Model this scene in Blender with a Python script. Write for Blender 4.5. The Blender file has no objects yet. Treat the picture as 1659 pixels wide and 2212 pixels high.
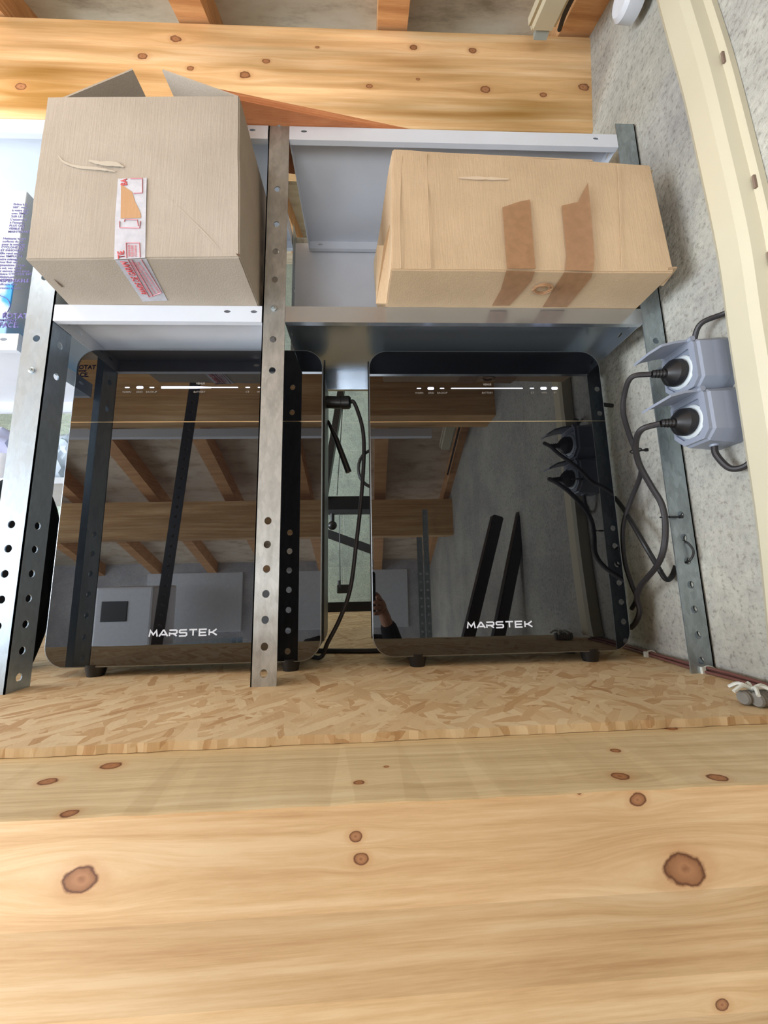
import bpy, bmesh, math, random
from mathutils import Vector, Matrix, noise
random.seed(4)
R=math.radians
sc=bpy.context.scene; COL=sc.collection
# ------------------------------------------------------------------ camera
CX,CY,F=829.5,1106.0,843.0
H=.165                                     # camera height above the loft deck (deck = z 0)
def _rot(yaw,pitch,roll):
    cy,sy,cp,sp,cr,sr=math.cos(yaw),math.sin(yaw),math.cos(pitch),math.sin(pitch),math.cos(roll),math.sin(roll)
    B=Matrix(((1,0,0),(0,0,-1),(0,1,0)))
    return Matrix(((cr,-sr,0),(sr,cr,0),(0,0,1)))@Matrix(((1,0,0),(0,cp,sp),(0,-sp,cp)))@Matrix(((cy,0,sy),(0,1,0),(-sy,0,cy)))@B
M=_rot(R(-2.287),R(9.227),R(-1.136))
cam=bpy.data.objects.new('camera',bpy.data.cameras.new('camera')); COL.objects.link(cam)
cam.data.sensor_fit='HORIZONTAL'; cam.data.sensor_width=36; cam.data.lens=F/1659*36; cam.data.clip_start=.01
rw=[M[i] for i in range(3)]
cam.matrix_world=Matrix(((rw[0][0],-rw[1][0],-rw[2][0],0),(rw[0][1],-rw[1][1],-rw[2][1],0),(rw[0][2],-rw[1][2],-rw[2][2],H),(0,0,0,1)))
sc.camera=cam
def ray(x,y): return M.transposed()@Vector(((x-CX)/F,(y-CY)/F,1))
def P(x,y,X=None,Y=None,Z=None):            # photo point -> world point on a real plane
    d=ray(x,y)
    t=X/d[0] if X is not None else (Y/d[1] if Y is not None else (Z-H)/d[2])
    return Vector((0,0,H))+d*t
# ------------------------------------------------------------------ light
w=bpy.data.worlds.new('world'); sc.world=w; w.use_nodes=True
w.node_tree.nodes['Background'].inputs[0].default_value=(.80,.90,1.0,1); w.node_tree.nodes['Background'].inputs[1].default_value=.9
def area(name,loc,tgt,sx,sy,power,col):
    l=bpy.data.lights.new(name,'AREA'); l.shape='RECTANGLE'; l.size=sx; l.size_y=sy; l.energy=power; l.color=col
    o=bpy.data.objects.new(name,l); COL.objects.link(o); o.location=loc
    o.rotation_euler=(Vector(tgt)-Vector(loc)).to_track_quat('-Z','Y').to_euler(); return o
area('daylight_door',(-3.35,-.35,-.05),(.3,.30,.35),2.1,1.8,190,(.84,.92,1.0))       # open side door, left
area('daylight_loft_window',(-2.7,1.35,.36),(-.2,.75,.75),1.4,.66,72,(.76,.88,1.0))  # loft opening on the left
area('roof_fill',(-.75,.14,1.24),(-.2,.55,0),1.7,.5,8,(1.0,.97,.94))             # unseen fill added under the roof to brighten deck and beam top
area('low_rear_fill',(-.95,-2.12,-1.0),(.0,.35,.25),2.4,.9,92,(.93,.96,1.0))     # unseen fill added low behind the camera for beam front and undersides
sc.view_settings.view_transform='Standard'; sc.view_settings.look='None'; sc.view_settings.gamma=1; sc.view_settings.exposure=-.02
sc.view_settings.use_curve_mapping=False
sc.cycles.max_bounces=8; sc.cycles.diffuse_bounces=4; sc.cycles.glossy_bounces=5
# ------------------------------------------------------------------ materials
def lin(r,g,b):
    f=lambda c:(c/255/12.92) if c/255<=.04045 else ((c/255+.055)/1.055)**2.4
    return (f(r),f(g),f(b),1)
class NT:
    def __init__(s,name):
        s.m=bpy.data.materials.new(name); s.m.use_nodes=True; s.t=s.m.node_tree; s.n=s.t.nodes; s.b=s.n['Principled BSDF']
    def N(s,t,**k):
        n=s.n.new(t)
        for a,v in k.items(): setattr(n,a,v)
        return n
    def L(s,a,b): s.t.links.new(a,b)
    def inp(s,n,i,v):
        if hasattr(v,'is_linked') or hasattr(v,'links'): s.L(v,n.inputs[i])
        else: n.inputs[i].default_value=v
    def math(s,op,a,b=0,c=0):
        n=s.N('ShaderNodeMath',operation=op); s.inp(n,0,a); s.inp(n,1,b); s.inp(n,2,c); return n.outputs[0]
    def vec(s,op,a,b=(0,0,0)):
        n=s.N('ShaderNodeVectorMath',operation=op); s.inp(n,0,a); s.inp(n,1,b); return n.outputs['Value'] if op in('LENGTH','DISTANCE','DOT_PRODUCT') else n.outputs[0]
    def coord(s,add=(0,0,0)):
        c=s.N('ShaderNodeTexCoord').outputs['Object']; return s.vec('ADD',c,add)
    def noise(s,v,scale,detail=3,rough=.5,dist=0.0):
        n=s.N('ShaderNodeTexNoise'); s.L(v,n.inputs['Vector']); n.inputs['Scale'].default_value=scale; n.inputs['Detail'].default_value=detail; n.inputs['Roughness'].default_value=rough; n.inputs['Distortion'].default_value=dist; return n.outputs[0]
    def ramp(s,f,stops,interp='LINEAR'):
        n=s.N('ShaderNodeValToRGB'); s.L(f,n.inputs[0]); e=n.color_ramp.elements; n.color_ramp.interpolation=interp
        while len(e)<len(stops): e.new(.5)
        for q,(p,c) in zip(e,stops): q.position=p; q.color=c if len(c)==4 else (*c,1)
        return n.outputs[0]
    def mr(s,v,a,b,c,d,smooth=False):
        n=s.N('ShaderNodeMapRange'); s.inp(n,0,v)
        for i,q in enumerate((a,b,c,d)): n.inputs[i+1].default_value=q
        if smooth: n.interpolation_type='SMOOTHSTEP'
        return n.outputs[0]
    def mix(s,f,a,b,mode='MIX'):
        n=s.N('ShaderNodeMix',data_type='RGBA',blend_type=mode); s.inp(n,0,f); s.inp(n,6,a); s.inp(n,7,b); return n.outputs[2]
    def bump(s,h,strength,dist=.001):
        n=s.N('ShaderNodeBump'); n.inputs['Strength'].default_value=strength; n.inputs['Distance'].default_value=dist; s.L(h,n.inputs['Height']); s.L(n.outputs[0],s.b.inputs['Normal'])
    def set(s,**k):
        for a,v in k.items(): s.inp(s.b,a.replace('_',' '),v)
def plain(name,col,rough=.5,metal=0,var=.06,scale=40,bump=0,spec=None):
    t=NT(name); v=t.coord(); n=t.noise(v,scale)
    c=t.mix(1.0,col,t.ramp(n,[(.25,(1-var,)*3),(.75,(1+var,)*3)]),'MULTIPLY'); t.set(Base_Color=c,Roughness=rough,Metallic=metal)
    if spec is not None: t.b.inputs['Specular IOR Level'].default_value=spec
    if bump: t.bump(n,bump)
    return t.m
def wood(name,org,pale,mid,dark,knots=(),bands=None,gscale=60,blotch=.3,gv=1.0,axis='Z'):
    t=NT(name); p=t.coord(org); sep=t.N('ShaderNodeSeparateXYZ'); t.L(p,sep.inputs[0])
    za=sep.outputs[axis]; zz=za; kc=None; km=None; kr=None
    for (kx,kz,r) in knots:
        dx=t.math('SUBTRACT',sep.outputs['X'],kx); dz=t.math('SUBTRACT',za,kz)
        cmb=t.N('ShaderNodeCombineXYZ'); t.inp(cmb,0,t.math('MULTIPLY',dx,.75)); t.inp(cmb,1,dz)
        d=t.vec('LENGTH',cmb.outputs[0])
        cm2=t.N('ShaderNodeCombineXYZ'); t.inp(cm2,0,t.math('MULTIPLY',dx,.33)); t.inp(cm2,1,dz)
        wv=t.mr(t.vec('LENGTH',cm2.outputs[0]),r*.6,r*3.2,.85,0,True)
        zz=t.math('SUBTRACT',zz,t.math('MULTIPLY',dz,wv))
        dn=t.math('DIVIDE',d,r)
        kr=dn if kr is None else t.math('MINIMUM',kr,dn)
    cmb=t.N('ShaderNodeCombineXYZ'); t.inp(cmb,0,t.math('MULTIPLY',sep.outputs['X'],.10)); t.inp(cmb,2,zz)
    t.L(sep.outputs['Y' if axis=='Z' else 'Z'],cmb.inputs[1])
    warp=t.noise(cmb.outputs[0],7,2); off=t.math('MULTIPLY',warp,.06)
    z2=t.math('ADD',zz,off)
    fine=t.N('ShaderNodeCombineXYZ'); t.inp(fine,0,t.math('MULTIPLY',sep.outputs['X'],.03)); t.L(z2,fine.inputs[2])
    g1=t.noise(fine.outputs[0],gscale*2.2,3,.6); 
    fine2=t.N('ShaderNodeCombineXYZ'); t.inp(fine2,0,t.math('MULTIPLY',sep.outputs['X'],.06)); t.L(z2,fine2.inputs[2]); t.L(sep.outputs['Y' if axis=='Z' else 'Z'],fine2.inputs[1])
    g2=t.noise(fine2.outputs[0],gscale*9,4,.7)
    g=t.math('ADD',t.math('MULTIPLY',g1,.7),t.math('MULTIPLY',g2,.3))
    c=t.ramp(g,[(.5-.17/gv,dark),(.5,mid),(.5+.13/gv,pale)])
    bl=t.noise(cmb.outputs[0],16,2); c=t.mix(1.0,c,t.ramp(bl,[(.3,(1-blotch*.35,1-blotch*.42,1-blotch*.55)),(.7,(1+blotch*.2,)*3)]),'MULTIPLY')
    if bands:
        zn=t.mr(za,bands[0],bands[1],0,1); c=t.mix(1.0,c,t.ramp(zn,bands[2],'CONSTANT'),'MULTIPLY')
    if kr is not None:
        nz=t.math('ADD',kr,t.math('MULTIPLY',t.math('SUBTRACT',t.noise(p,70,4),.5),.9))
        kcol=t.ramp(nz,[(0,lin(150,100,66)),(.30,lin(182,130,90)),(.72,lin(160,110,72)),(.88,lin(104,66,42)),(1.0,lin(150,100,64))])
        halo=t.mr(nz,1.0,2.1,.34,0,True); c=t.mix(halo,c,lin(196,140,90))
        c=t.mix(t.mr(nz,.92,1.08,1,0),c,kcol)
    t.set(Base_Color=c,Roughness=t.mr(g,.3,.7,.62,.5)); t.bump(g,.25,.0006); t.b.inputs['Specular IOR Level'].default_value=.3
    return t.m
def osb_mat():
    t=NT('osb'); p=t.coord()
    col=None
    for i,(a,sx,sy,sd) in enumerate(((4,16,75,0),(28,18,85,3),(-22,15,70,7),(70,20,80,11),(-50,20,85,17))):
        mp=t.N('ShaderNodeMapping'); t.L(p,mp.inputs[0]); mp.inputs['Rotation'].default_value=(0,0,R(a)); mp.inputs['Location'].default_value=(sd,sd*.7,0)
        m2=t.vec('MULTIPLY',mp.outputs[0],(sx,sy,sx))
        ds=t.N('ShaderNodeTexNoise'); t.L(m2,ds.inputs['Vector']); ds.inputs['Scale'].default_value=.9
        m3=t.vec('ADD',m2,t.vec('MULTIPLY',ds.outputs['Color'],(.9,1.1,0)))
        v=t.N('ShaderNodeTexVoronoi'); t.L(m3,v.inputs['Vector']); v.inputs['Scale'].default_value=1.0
        sx_=t.N('ShaderNodeSeparateColor'); t.L(v.outputs['Color'],sx_.inputs[0])
        gr=t.noise(t.vec('MULTIPLY',m2,(.6,9,1)),1.0,3)
        c=t.ramp(t.math('ADD',t.math('MULTIPLY',sx_.outputs[0],.8),t.math('MULTIPLY',gr,.25)),[(.02,lin(176,132,90)),(.18,lin(206,170,126)),(.45,lin(222,194,152)),(.8,lin(230,206,166)),(1,lin(236,216,178))])
        col=c if col is None else t.mix(t.math('GREATER_THAN',sx_.outputs[1],.60),col,c)
        edge=t.mr(v.outputs['Distance'],.0,.8,1,.0)
    big=t.noise(p,7,2); col=t.mix(1.0,col,t.ramp(big,[(.3,(.88,.86,.84)),(.7,(1.05,1.05,1.05))]),'MULTIPLY')
    bn=t.noise(p,260,3); t.set(Base_Color=col,Roughness=.6); t.bump(bn,.3,.0006); t.b.inputs['Specular IOR Level'].default_value=.25
    return t.m
def concrete(name,base=(158,156,146),mortar=True,rot=False):
    t=NT(name); p=t.coord()
    n1=t.noise(p,5,4); n2=t.noise(p,120,5,.65); n3=t.noise(p,34,5,.7)
    b=lin(*base); c=t.ramp(n1,[(.25,lin(base[0]-20,base[1]-20,base[2]-14)),(.75,lin(base[0]+14,base[1]+14,base[2]+12))])
    c=t.mix(1.0,c,t.ramp(n2,[(.34,(.62,.60,.58)),(.45,(.95,.95,.94)),(.7,(1.10,1.10,1.10))]),'MULTIPLY')
    c=t.mix(1.0,c,t.ramp(n3,[(.3,(.84,.84,.84)),(.65,(1.05,1.05,1.03))]),'MULTIPLY')
    h=t.math('ADD',n2,t.math('MULTIPLY',n3,1.2))
    if mortar:
        mp=t.N('ShaderNodeMapping'); t.L(p,mp.inputs[0]); mp.inputs['Rotation'].default_value=(R(90),0,R(90)) if not rot else (R(90),0,0)
        sep=t.N('ShaderNodeSeparateXYZ'); t.L(p,sep.inputs[0]); cb=t.N('ShaderNodeCombineXYZ')
        t.L(sep.outputs['X' if rot else 'Y'],cb.inputs[0]); t.L(sep.outputs['Z'],cb.inputs[1])
        br=t.N('ShaderNodeTexBrick'); t.L(cb.outputs[0],br.inputs[0]); br.inputs['Scale'].default_value=1; br.inputs['Brick Width'].default_value=.5; br.inputs['Row Height'].default_value=.2; br.inputs['Mortar Size'].default_value=.006; br.inputs['Mortar Smooth'].default_value=.6
        c=t.mix(t.math('MULTIPLY',br.outputs['Fac'],.12),c,lin(206,200,184)); h=t.math('ADD',h,t.math('MULTIPLY',br.outputs['Fac'],-.2))
    t.set(Base_Color=c,Roughness=.92); t.b.inputs['Specular IOR Level'].default_value=.15; t.bump(h,.8,.0035); return t.m
def galv(name,base=(176,180,180),rough=.38,metal=.85,spangle=.12,dirt=.2):
    t=NT(name); p=t.coord(); v=t.N('ShaderNodeTexVoronoi'); t.L(t.vec('MULTIPLY',p,(1,1,.5)),v.inputs['Vector']); v.inputs['Scale'].default_value=150
    n=t.noise(t.vec('MULTIPLY',p,(1,1,.35)),45,5,.65)
    sepc=t.N('ShaderNodeSeparateColor'); t.L(v.outputs['Color'],sepc.inputs[0])
    c=t.mix(1.0,lin(*base),t.ramp(sepc.outputs[0],[(0,(1-spangle,)*3),(1,(1+spangle,)*3)]),'MULTIPLY')
    c=t.mix(1.0,c,t.ramp(n,[(.3,(1-dirt,1-dirt*1.1,1-dirt*1.25)),(.6,(1.05,1.05,1.05))]),'MULTIPLY')
    t.set(Base_Color=c,Metallic=metal,Roughness=t.mr(n,.3,.7,rough+.12,rough-.05)); t.bump(n,.08,.0005); return t.m
def cardboard(name,rgb,var=.05):
    t=NT(name); p=t.coord(); s=t.noise(t.vec('MULTIPLY',p,(1,1,.04)),420,2); n=t.noise(p,9,4); q=t.noise(p,600,2)
    c=t.mix(1.0,lin(*rgb),t.ramp(n,[(.3,(1-var*1.4,1-var*1.6,1-var*2)),(.7,(1+var,)*3)]),'MULTIPLY')
    c=t.mix(1.0,c,t.ramp(s,[(.35,(.965,)*3),(.65,(1.02,)*3)]),'MULTIPLY'); c=t.mix(1.0,c,t.ramp(q,[(.3,(.95,)*3),(.6,(1.02,)*3)]),'MULTIPLY')
    t.set(Base_Color=c,Roughness=.78); t.b.inputs['Specular IOR Level'].default_value=.2
    hh=t.math('ADD',t.math('MULTIPLY',n,6.0),s); t.bump(hh,.35,.0008); return t.m
def emit(name,col,s):
    t=NT(name); t.set(Base_Color=(0.02,.02,.02,1),Emission_Color=(*col,1),Emission_Strength=s); return t.m
def film(name,rgb,alpha,rough=.15):
    t=NT(name); p=t.coord(); n=t.noise(p,70,3); t.set(Base_Color=lin(*rgb),Roughness=rough,Alpha=t.mr(n,.3,.7,alpha-.1,min(1,alpha+.1))); t.bump(n,.4,.001); return t.m
# ------------------------------------------------------------------ geometry helpers
def NB(): return bmesh.new()
def quad(bm,*v): return bm.faces.new([bm.verts.new(Vector(q)) for q in v])
def hexa(bm,b,t):                           # b,t: 4 bottom and 4 top points, counter-clockwise from above
    vb=[bm.verts.new(Vector(q)) for q in b]; vt=[bm.verts.new(Vector(q)) for q in t]
    bm.faces.new(vb[::-1]); bm.faces.new(vt)
    for i in range(4): bm.faces.new((vb[i],vb[(i+1)%4],vt[(i+1)%4],vt[i]))
def box(bm,x0,x1,y0,y1,z0,z1,bev=0):
    n=bmesh.new(); hexa(n,((x0,y0,z0),(x1,y0,z0),(x1,y1,z0),(x0,y1,z0)),((x0,y0,z1),(x1,y0,z1),(x1,y1,z1),(x0,y1,z1)))
    if bev: bmesh.ops.bevel(n,geom=n.edges[:],offset=bev,segments=2,affect='EDGES',profile=.6)
    add(bm,n)
def add(bm,n,mat=None):
    me=bpy.data.meshes.new('t'); n.to_mesh(me); n.free()
    if mat: me.transform(mat)
    bm.from_mesh(me); bpy.data.meshes.remove(me)
def cr(pts,n=8):                            # Catmull-Rom
    pts=[Vector(p) for p in pts]; q=[pts[0]*2-pts[1]]+pts+[pts[-1]*2-pts[-2]]; out=[]
    for i in range(1,len(q)-2):
        a,b,c,d=q[i-1:i+3]
        for k in range(n):
            t=k/n; out.append(.5*((2*b)+(c-a)*t+(2*a-5*b+4*c-d)*t*t+(3*b-a-3*c+d)*t**3))
    out.append(pts[-1]); return out
def tube(bm,pts,r,seg=10,prof=None,up=None,closed_ends=True):   # sweep a circle or a profile
    pts=[Vector(p) for p in pts]; rings=[]; n0=None
    for i,p in enumerate(pts):
        t=(pts[min(i+1,len(pts)-1)]-pts[max(i-1,0)]).normalized()
        if n0 is None:
            u=Vector(up) if up else (Vector((0,0,1)) if abs(t.z)<.9 else Vector((0,1,0)))
            n0=(u-t*u.dot(t)).normalized()
        else: n0=(n0-t*n0.dot(t)).normalized()
        b=t.cross(n0); rr=r[i] if isinstance(r,(list,tuple)) else r
        pr=prof or [(math.cos(2*math.pi*k/seg),math.sin(2*math.pi*k/seg)) for k in range(seg)]
        rings.append([bm.verts.new(p+n0*(a*rr)+b*(c*rr)) for a,c in pr])
    m=len(rings[0])
    for a,b in zip(rings,rings[1:]):
        for k in range(m): bm.faces.new((a[k],a[(k+1)%m],b[(k+1)%m],b[k]))
    if closed_ends: bm.faces.new(rings[0][::-1]); bm.faces.new(rings[-1])
def cyl(bm,a,b,r,r2=None,seg=24): tube(bm,[a,b],[r,r if r2 is None else r2],seg)
def ext(bm,poly,d):                         # extrude a planar polygon (list of points) by vector d
    d=Vector(d); a=[bm.verts.new(Vector(p)) for p in poly]; b=[bm.verts.new(Vector(p)+d) for p in poly]; n=len(a)
    f=bm.faces.new(a[::-1]); g=bm.faces.new(b)
    for i in range(n): bm.faces.new((a[i],a[(i+1)%n],b[(i+1)%n],b[i]))
def rrect(x0,x1,z0,z1,r,n=8):
    out=[]
    for cx,cz,a0 in((x1-r,z1-r,0),(x0+r,z1-r,90),(x0+r,z0+r,180),(x1-r,z0+r,270)):
        for k in range(n+1): a=R(a0+90*k/n); out.append((cx+r*math.cos(a),cz+r*math.sin(a)))
    return out
def plate(bm,O,U,V,w,l,th,holes,ht):        # perforated plate: O corner, U width dir, V length dir; holes (u,v,rx,ry)
    O,U,V=Vector(O),Vector(U).normalized(),Vector(V).normalized(); Nn=U.cross(V)*th
    def pt(u,v,s): return O+U*u+V*v+Nn*s
    n=bmesh.new()
    def strip(v0,v1):
        if v1-v0>1e-5:
            for s in(0,1): quad(n,pt(0,v0,s),pt(w,v0,s),pt(w,v1,s),pt(0,v1,s))
            for u in(0,w): quad(n,pt(u,v0,0),pt(u,v0,1),pt(u,v1,1),pt(u,v1,0))
    holes=sorted(holes,key=lambda h:h[1]); v=0
    for (hu,hv,rx,ry) in holes:
        c0,c1=hv-ry*1.35,hv+ry*1.35
        if c0<v or c1>l: continue
        strip(v,c0); S=24; A=[math.atan2(b,a)%(2*math.pi) for a,b in((w-hu,c1-hv),(-hu,c1-hv),(-hu,c0-hv),(w-hu,c0-hv))]
        angs=sorted([(2*math.pi*k/S+.01,0) for k in range(S)]+[(a,1) for a in A])
        for s in(0,1):
            ci=[];ou=[]
            for a,_ in angs:
                c,q=math.cos(a),math.sin(a); ci.append(pt(hu+rx*c,hv+ry*q,s))
                ts=[x for x in(((w-hu)/c if c>1e-9 else 1e9),(-hu/c if c<-1e-9 else 1e9),((c1-hv)/q if q>1e-9 else 1e9),((c0-hv)/q if q<-1e-9 else 1e9)) if x>0]
                tt=min(ts); ou.append(pt(hu+tt*c,hv+tt*q,s))
            m=len(ci)
            for k in range(m): quad(n,ci[k],ou[k],ou[(k+1)%m],ci[(k+1)%m])
            if s==0: c0i=ci
        m=len(ci)
        for k in range(m): quad(n,c0i[k],c0i[(k+1)%m],ci[(k+1)%m],ci[k])
        for u in(0,w): quad(n,pt(u,c0,0),pt(u,c0,1),pt(u,c1,1),pt(u,c1,0))
        v=c1
    strip(v,l)
    for vv in(0,l): quad(n,pt(0,vv,0),pt(w,vv,0),pt(w,vv,1),pt(0,vv,1))
    bmesh.ops.remove_doubles(n,verts=n.verts[:],dist=1e-6); bmesh.ops.recalc_face_normals(n,faces=n.faces[:]); add(bm,n)
WL={}
def thing(name,label,cat,loc,group=None):
    o=bpy.data.objects.new(name,None); COL.objects.link(o); o.location=loc; o.empty_display_size=.02; WL[o]=Vector(loc)
    o['label']=label; o['category']=cat
    if group: o['group']=group
    return o
def obj(name,bm,mat,parent=None,smooth=False,origin=None,label=None,recalc=True):
    if recalc: bmesh.ops.recalc_face_normals(bm,faces=bm.faces[:])
    if parent is not None: org=WL[parent]
    elif origin is not None: org=Vector(origin)
    else:
        xs=[v.co for v in bm.verts]; lo=Vector([min(v[i] for v in xs) for i in range(3)]); hi=Vector([max(v[i] for v in xs) for i in range(3)])
        org=Vector(((lo.x+hi.x)/2,(lo.y+hi.y)/2,lo.z))
    me=bpy.data.meshes.new(name); bm.to_mesh(me); bm.free(); me.transform(Matrix.Translation(-org))
    if mat: me.materials.append(mat)
    if smooth:
        for f in me.polygons: f.use_smooth=True
        try: me.set_sharp_from_angle(angle=R(35))
        except Exception: pass
    o=bpy.data.objects.new(name,me); COL.objects.link(o); WL[o]=org
    if parent is not None: o.parent=parent
    else: o.location=org
    if label: o['label']=label
    return o
def tag(o,label,cat,group=None,kind=None):
    o['label']=label; o['category']=cat
    if group: o['group']=group
    if kind: o['kind']=kind
    return o
def struct(name,bm,mat,**k): o=obj(name,bm,mat,**k); o['kind']='structure'; return o
def text_bm(s,size,origin,U,V,align='LEFT',bold=0.0,th=.0002):   # lettering lying in the plane U,V
    c=bpy.data.curves.new('t','FONT'); c.body=s; c.size=size; c.align_x=align; c.offset=bold; c.resolution_u=2
    o=bpy.data.objects.new('t',c); me=bpy.data.meshes.new_from_object(o); U=Vector(U).normalized(); V=Vector(V).normalized(); W=U.cross(V)
    m=Matrix(((U.x,V.x,W.x,origin[0]),(U.y,V.y,W.y,origin[1]),(U.z,V.z,W.z,origin[2]),(0,0,0,1)))
    me.transform(m); bm=bmesh.new(); bm.from_mesh(me); bpy.data.objects.remove(o); bpy.data.meshes.remove(me)
    g=bmesh.ops.extrude_face_region(bm,geom=bm.faces[:]); bmesh.ops.translate(bm,verts=[v for v in g['geom'] if isinstance(v,bmesh.types.BMVert)],vec=W*th)
    return bm
def fit_text(s,a,b,h,V,bold=0.0):          # text running from a to b, letters h tall
    a=Vector(a); U=(Vector(b)-a); L=U.length; U.normalize(); V=Vector(V); V=(V-U*V.dot(U)).normalized()
    t=text_bm(s,1,(0,0,0),(1,0,0),(0,1,0),'LEFT',bold,.02); xs=[v.co.x for v in t.verts]; ys=[v.co.y for v in t.verts]; x0,x1,y1=min(xs),max(xs),max(ys); W=U.cross(V)
    for v in t.verts: c=v.co.copy(); v.co=a+U*((c.x-x0)/(x1-x0)*L)+V*(c.y/y1*h)+W*(c.z*.01)
    return t
# materials
galv_m=galv('galvanised_steel',(166,178,184)); galv_d=galv('galvanised_steel_flecked',(176,178,176),.42,.72,.08,.28)
galv_l=galv('galvanised_steel_sidelit',(178,194,208),.36,.8,.05,.10)  # paler, bluer copy of the steel; daylight from the left is in its colour
gs_=NT('galvanised_sheet'); gs_.set(Base_Color=lin(190,198,206),Metallic=.88,Roughness=gs_.mr(gs_.noise(gs_.coord(),6,2),.3,.7,.26,.20)); galv_s=gs_.m
white_p=plain('white_shelf_paint',lin(214,218,226),.42,0,.03,18)
conc=concrete('concrete_blocks',(180,178,169)); conc_b=concrete('concrete_blocks_pale',(150,160,148),True,True)
black_p=plain('black_plastic',lin(24,24,26),.38,0,.15,60); cable_m=plain('cable_rubber',lin(40,37,39),.5,0,.1,90)
cable_k=plain('cable_black',lin(22,21,22),.5,0,.1,90)
cream=plain('cream_plastic',lin(196,188,163),.5,0,.025,10,.05)
# ------------------------------------------------------------------ structure
WX=.556
wx=lambda z: WX+max(0,z-1.05)*.085
b=NB(); ext(b,[(WX,-2.3,-1.58),(WX,-2.3,1.05),(wx(2.6),-2.3,2.6),(WX+.3,-2.3,2.6),(WX+.3,-2.3,-1.58)],(0,5.1,0)); struct('wall_right',b,conc)
b=NB(); box(b,-3.6,WX+.2,2.6,2.8,-1.58,2.6); struct('wall_back',b,conc_b)
b=NB()
for x0,x1,z0,z1 in((-3.6,-2.3,-1.58,.95),(-2.3,.3,-.5,.95),(.3,WX+.2,-1.58,.95)): box(b,x0,x1,-2.35,-2.2,z0,z1)
struct('wall_front',b,concrete('concrete_blocks_front',(200,200,204),True,True))
b=NB(); box(b,-3.6,WX+.2,-2.35,2.8,-1.7,-1.58); struct('floor',b,plain('screed',lin(150,146,138),.8,0,.1,6))
RZ=lambda y:1.20+.45*y                       # underside line of the rafters
ceil_t=NT('ceiling_board'); _p=ceil_t.coord(); _n=ceil_t.noise(ceil_t.vec('MULTIPLY',_p,(1,3,1)),5,5,.7)
ceil_t.set(Base_Color=ceil_t.ramp(_n,[(.3,lin(168,150,128)),(.5,lin(214,200,178)),(.7,lin(226,214,196))]),Roughness=.85)
b=NB(); hexa(b,((-3.6,-2.35,RZ(-2.35)+.10),(WX+.2,-2.35,RZ(-2.35)+.10),(WX+.2,2.8,RZ(2.8)+.10),(-3.6,2.8,RZ(2.8)+.10)),((-3.6,-2.35,RZ(-2.35)+.14),(WX+.2,-2.35,RZ(-2.35)+.14),(WX+.2,2.8,RZ(2.8)+.14),(-3.6,2.8,RZ(2.8)+.14)))
struct('ceiling',b,ceil_t.m)
b=NB()
for y0,y1,z0,z1 in((-2.35,-1.75,-1.58,.7),(-1.75,.9,1.0,1.6),(.9,1.3,1.0,1.7),(.9,1.3,-1.58,0),(2.4,2.8,-1.58,2.4),(1.3,2.4,1.0,2.2),(1.3,2.4,-1.58,.0)): box(b,-3.6,-3.45,y0,y1,z0,z1)
struct('wall_left',b,conc)
# loft deck
def trace(z,*pts): return [P(x,y,Z=z) for x,y in pts]
deck=osb_mat()
b=NB(); e0=Vector((-.374,.44,0)); e1=Vector((.449,.458,0)); sl=(e1.y-e0.y)/(e1.x-e0.x)
yl=lambda x:.4482+sl*x
random.seed(7); fr=[(x/100,yl(x/100)+random.uniform(-.0012,.0012)) for x in range(-180,56)]; poly=[(x,y,-.009) for x,y in fr]+[(WX,2.6,-.009),(-1.8,2.6,-.009)]
ext(b,poly,(0,0,.009)); struct('loft_floor',b,deck,origin=(0,0,-.009))
# glulam beam in front of the deck
bs=(.342-.335)/(.605); ya=lambda x:.3362+bs*x
knt=[]
def kn(px,py,r,Y=.336): q=P(px,py,Y=Y); return (q.x,q.z,r)
front_knots=[kn(768,1807,.0038),(kn(779,1856,.0042)),kn(178,1893,.0095),kn(1486,1884,.0125),kn(1382,1732,.0052),kn(1568,2181,.004),kn(1255,1715,.002)]
def kt(px,py,r): q=P(px,py,Z=-.010); return (q.x,q.y,r)
top_knots=[kt(240,1655,.0075),kt(105,1689,.006),kt(150,1757,.005),kt(775,1693,.0035),kt(835,1658,.002),kt(1330,1622,.004),kt(1340,1678,.006),kt(1448,1574,.006),kt(1030,1580,.003),kt(1550,1682,.006)]
G=(0,.336,-.29)
zb=P(400,1992,Y=.336).z
tb=NB(); a=-1.8; c_=WX
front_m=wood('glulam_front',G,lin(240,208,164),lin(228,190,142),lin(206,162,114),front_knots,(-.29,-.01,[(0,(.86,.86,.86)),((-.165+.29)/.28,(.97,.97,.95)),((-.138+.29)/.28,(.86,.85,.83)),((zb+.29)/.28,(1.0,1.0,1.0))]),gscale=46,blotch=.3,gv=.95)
top_m=wood('glulam_top',G,lin(232,214,176),lin(220,198,156),lin(196,170,128),top_knots,None,gscale=60,blotch=.2,gv=.85,axis='Y')
def beam_mesh(x0,x1,fy,dep,z0,z1):
    b=NB(); r=.003
    pr=[(0,z0+r),(r,z0),(dep,z0),(dep,z1),(r,z1),(r*.3,z1-r*.3),(0,z1-r)]
    n=120; rings=[]
    for i in range(n+1):
        x=x0+(x1-x0)*i/n; j=random.uniform(-.0006,.0006) if dep<.14 else 0
        rings.append([b.verts.new((x,fy(x)+y,z+(j if k in(4,5) else 0))) for k,(y,z) in enumerate(pr)])
    for p,q in zip(rings,rings[1:]):
        for k in range(7): b.faces.new((p[k],p[(k+1)%7],q[(k+1)%7],q[k]))
    b.faces.new(rings[0][::-1]); b.faces.new(rings[-1]); return b
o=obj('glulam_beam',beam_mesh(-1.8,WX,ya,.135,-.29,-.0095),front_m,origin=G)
tag(o,'big pale knotty timber beam in the foreground carrying the edge of the particle board floor','beam')
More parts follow.
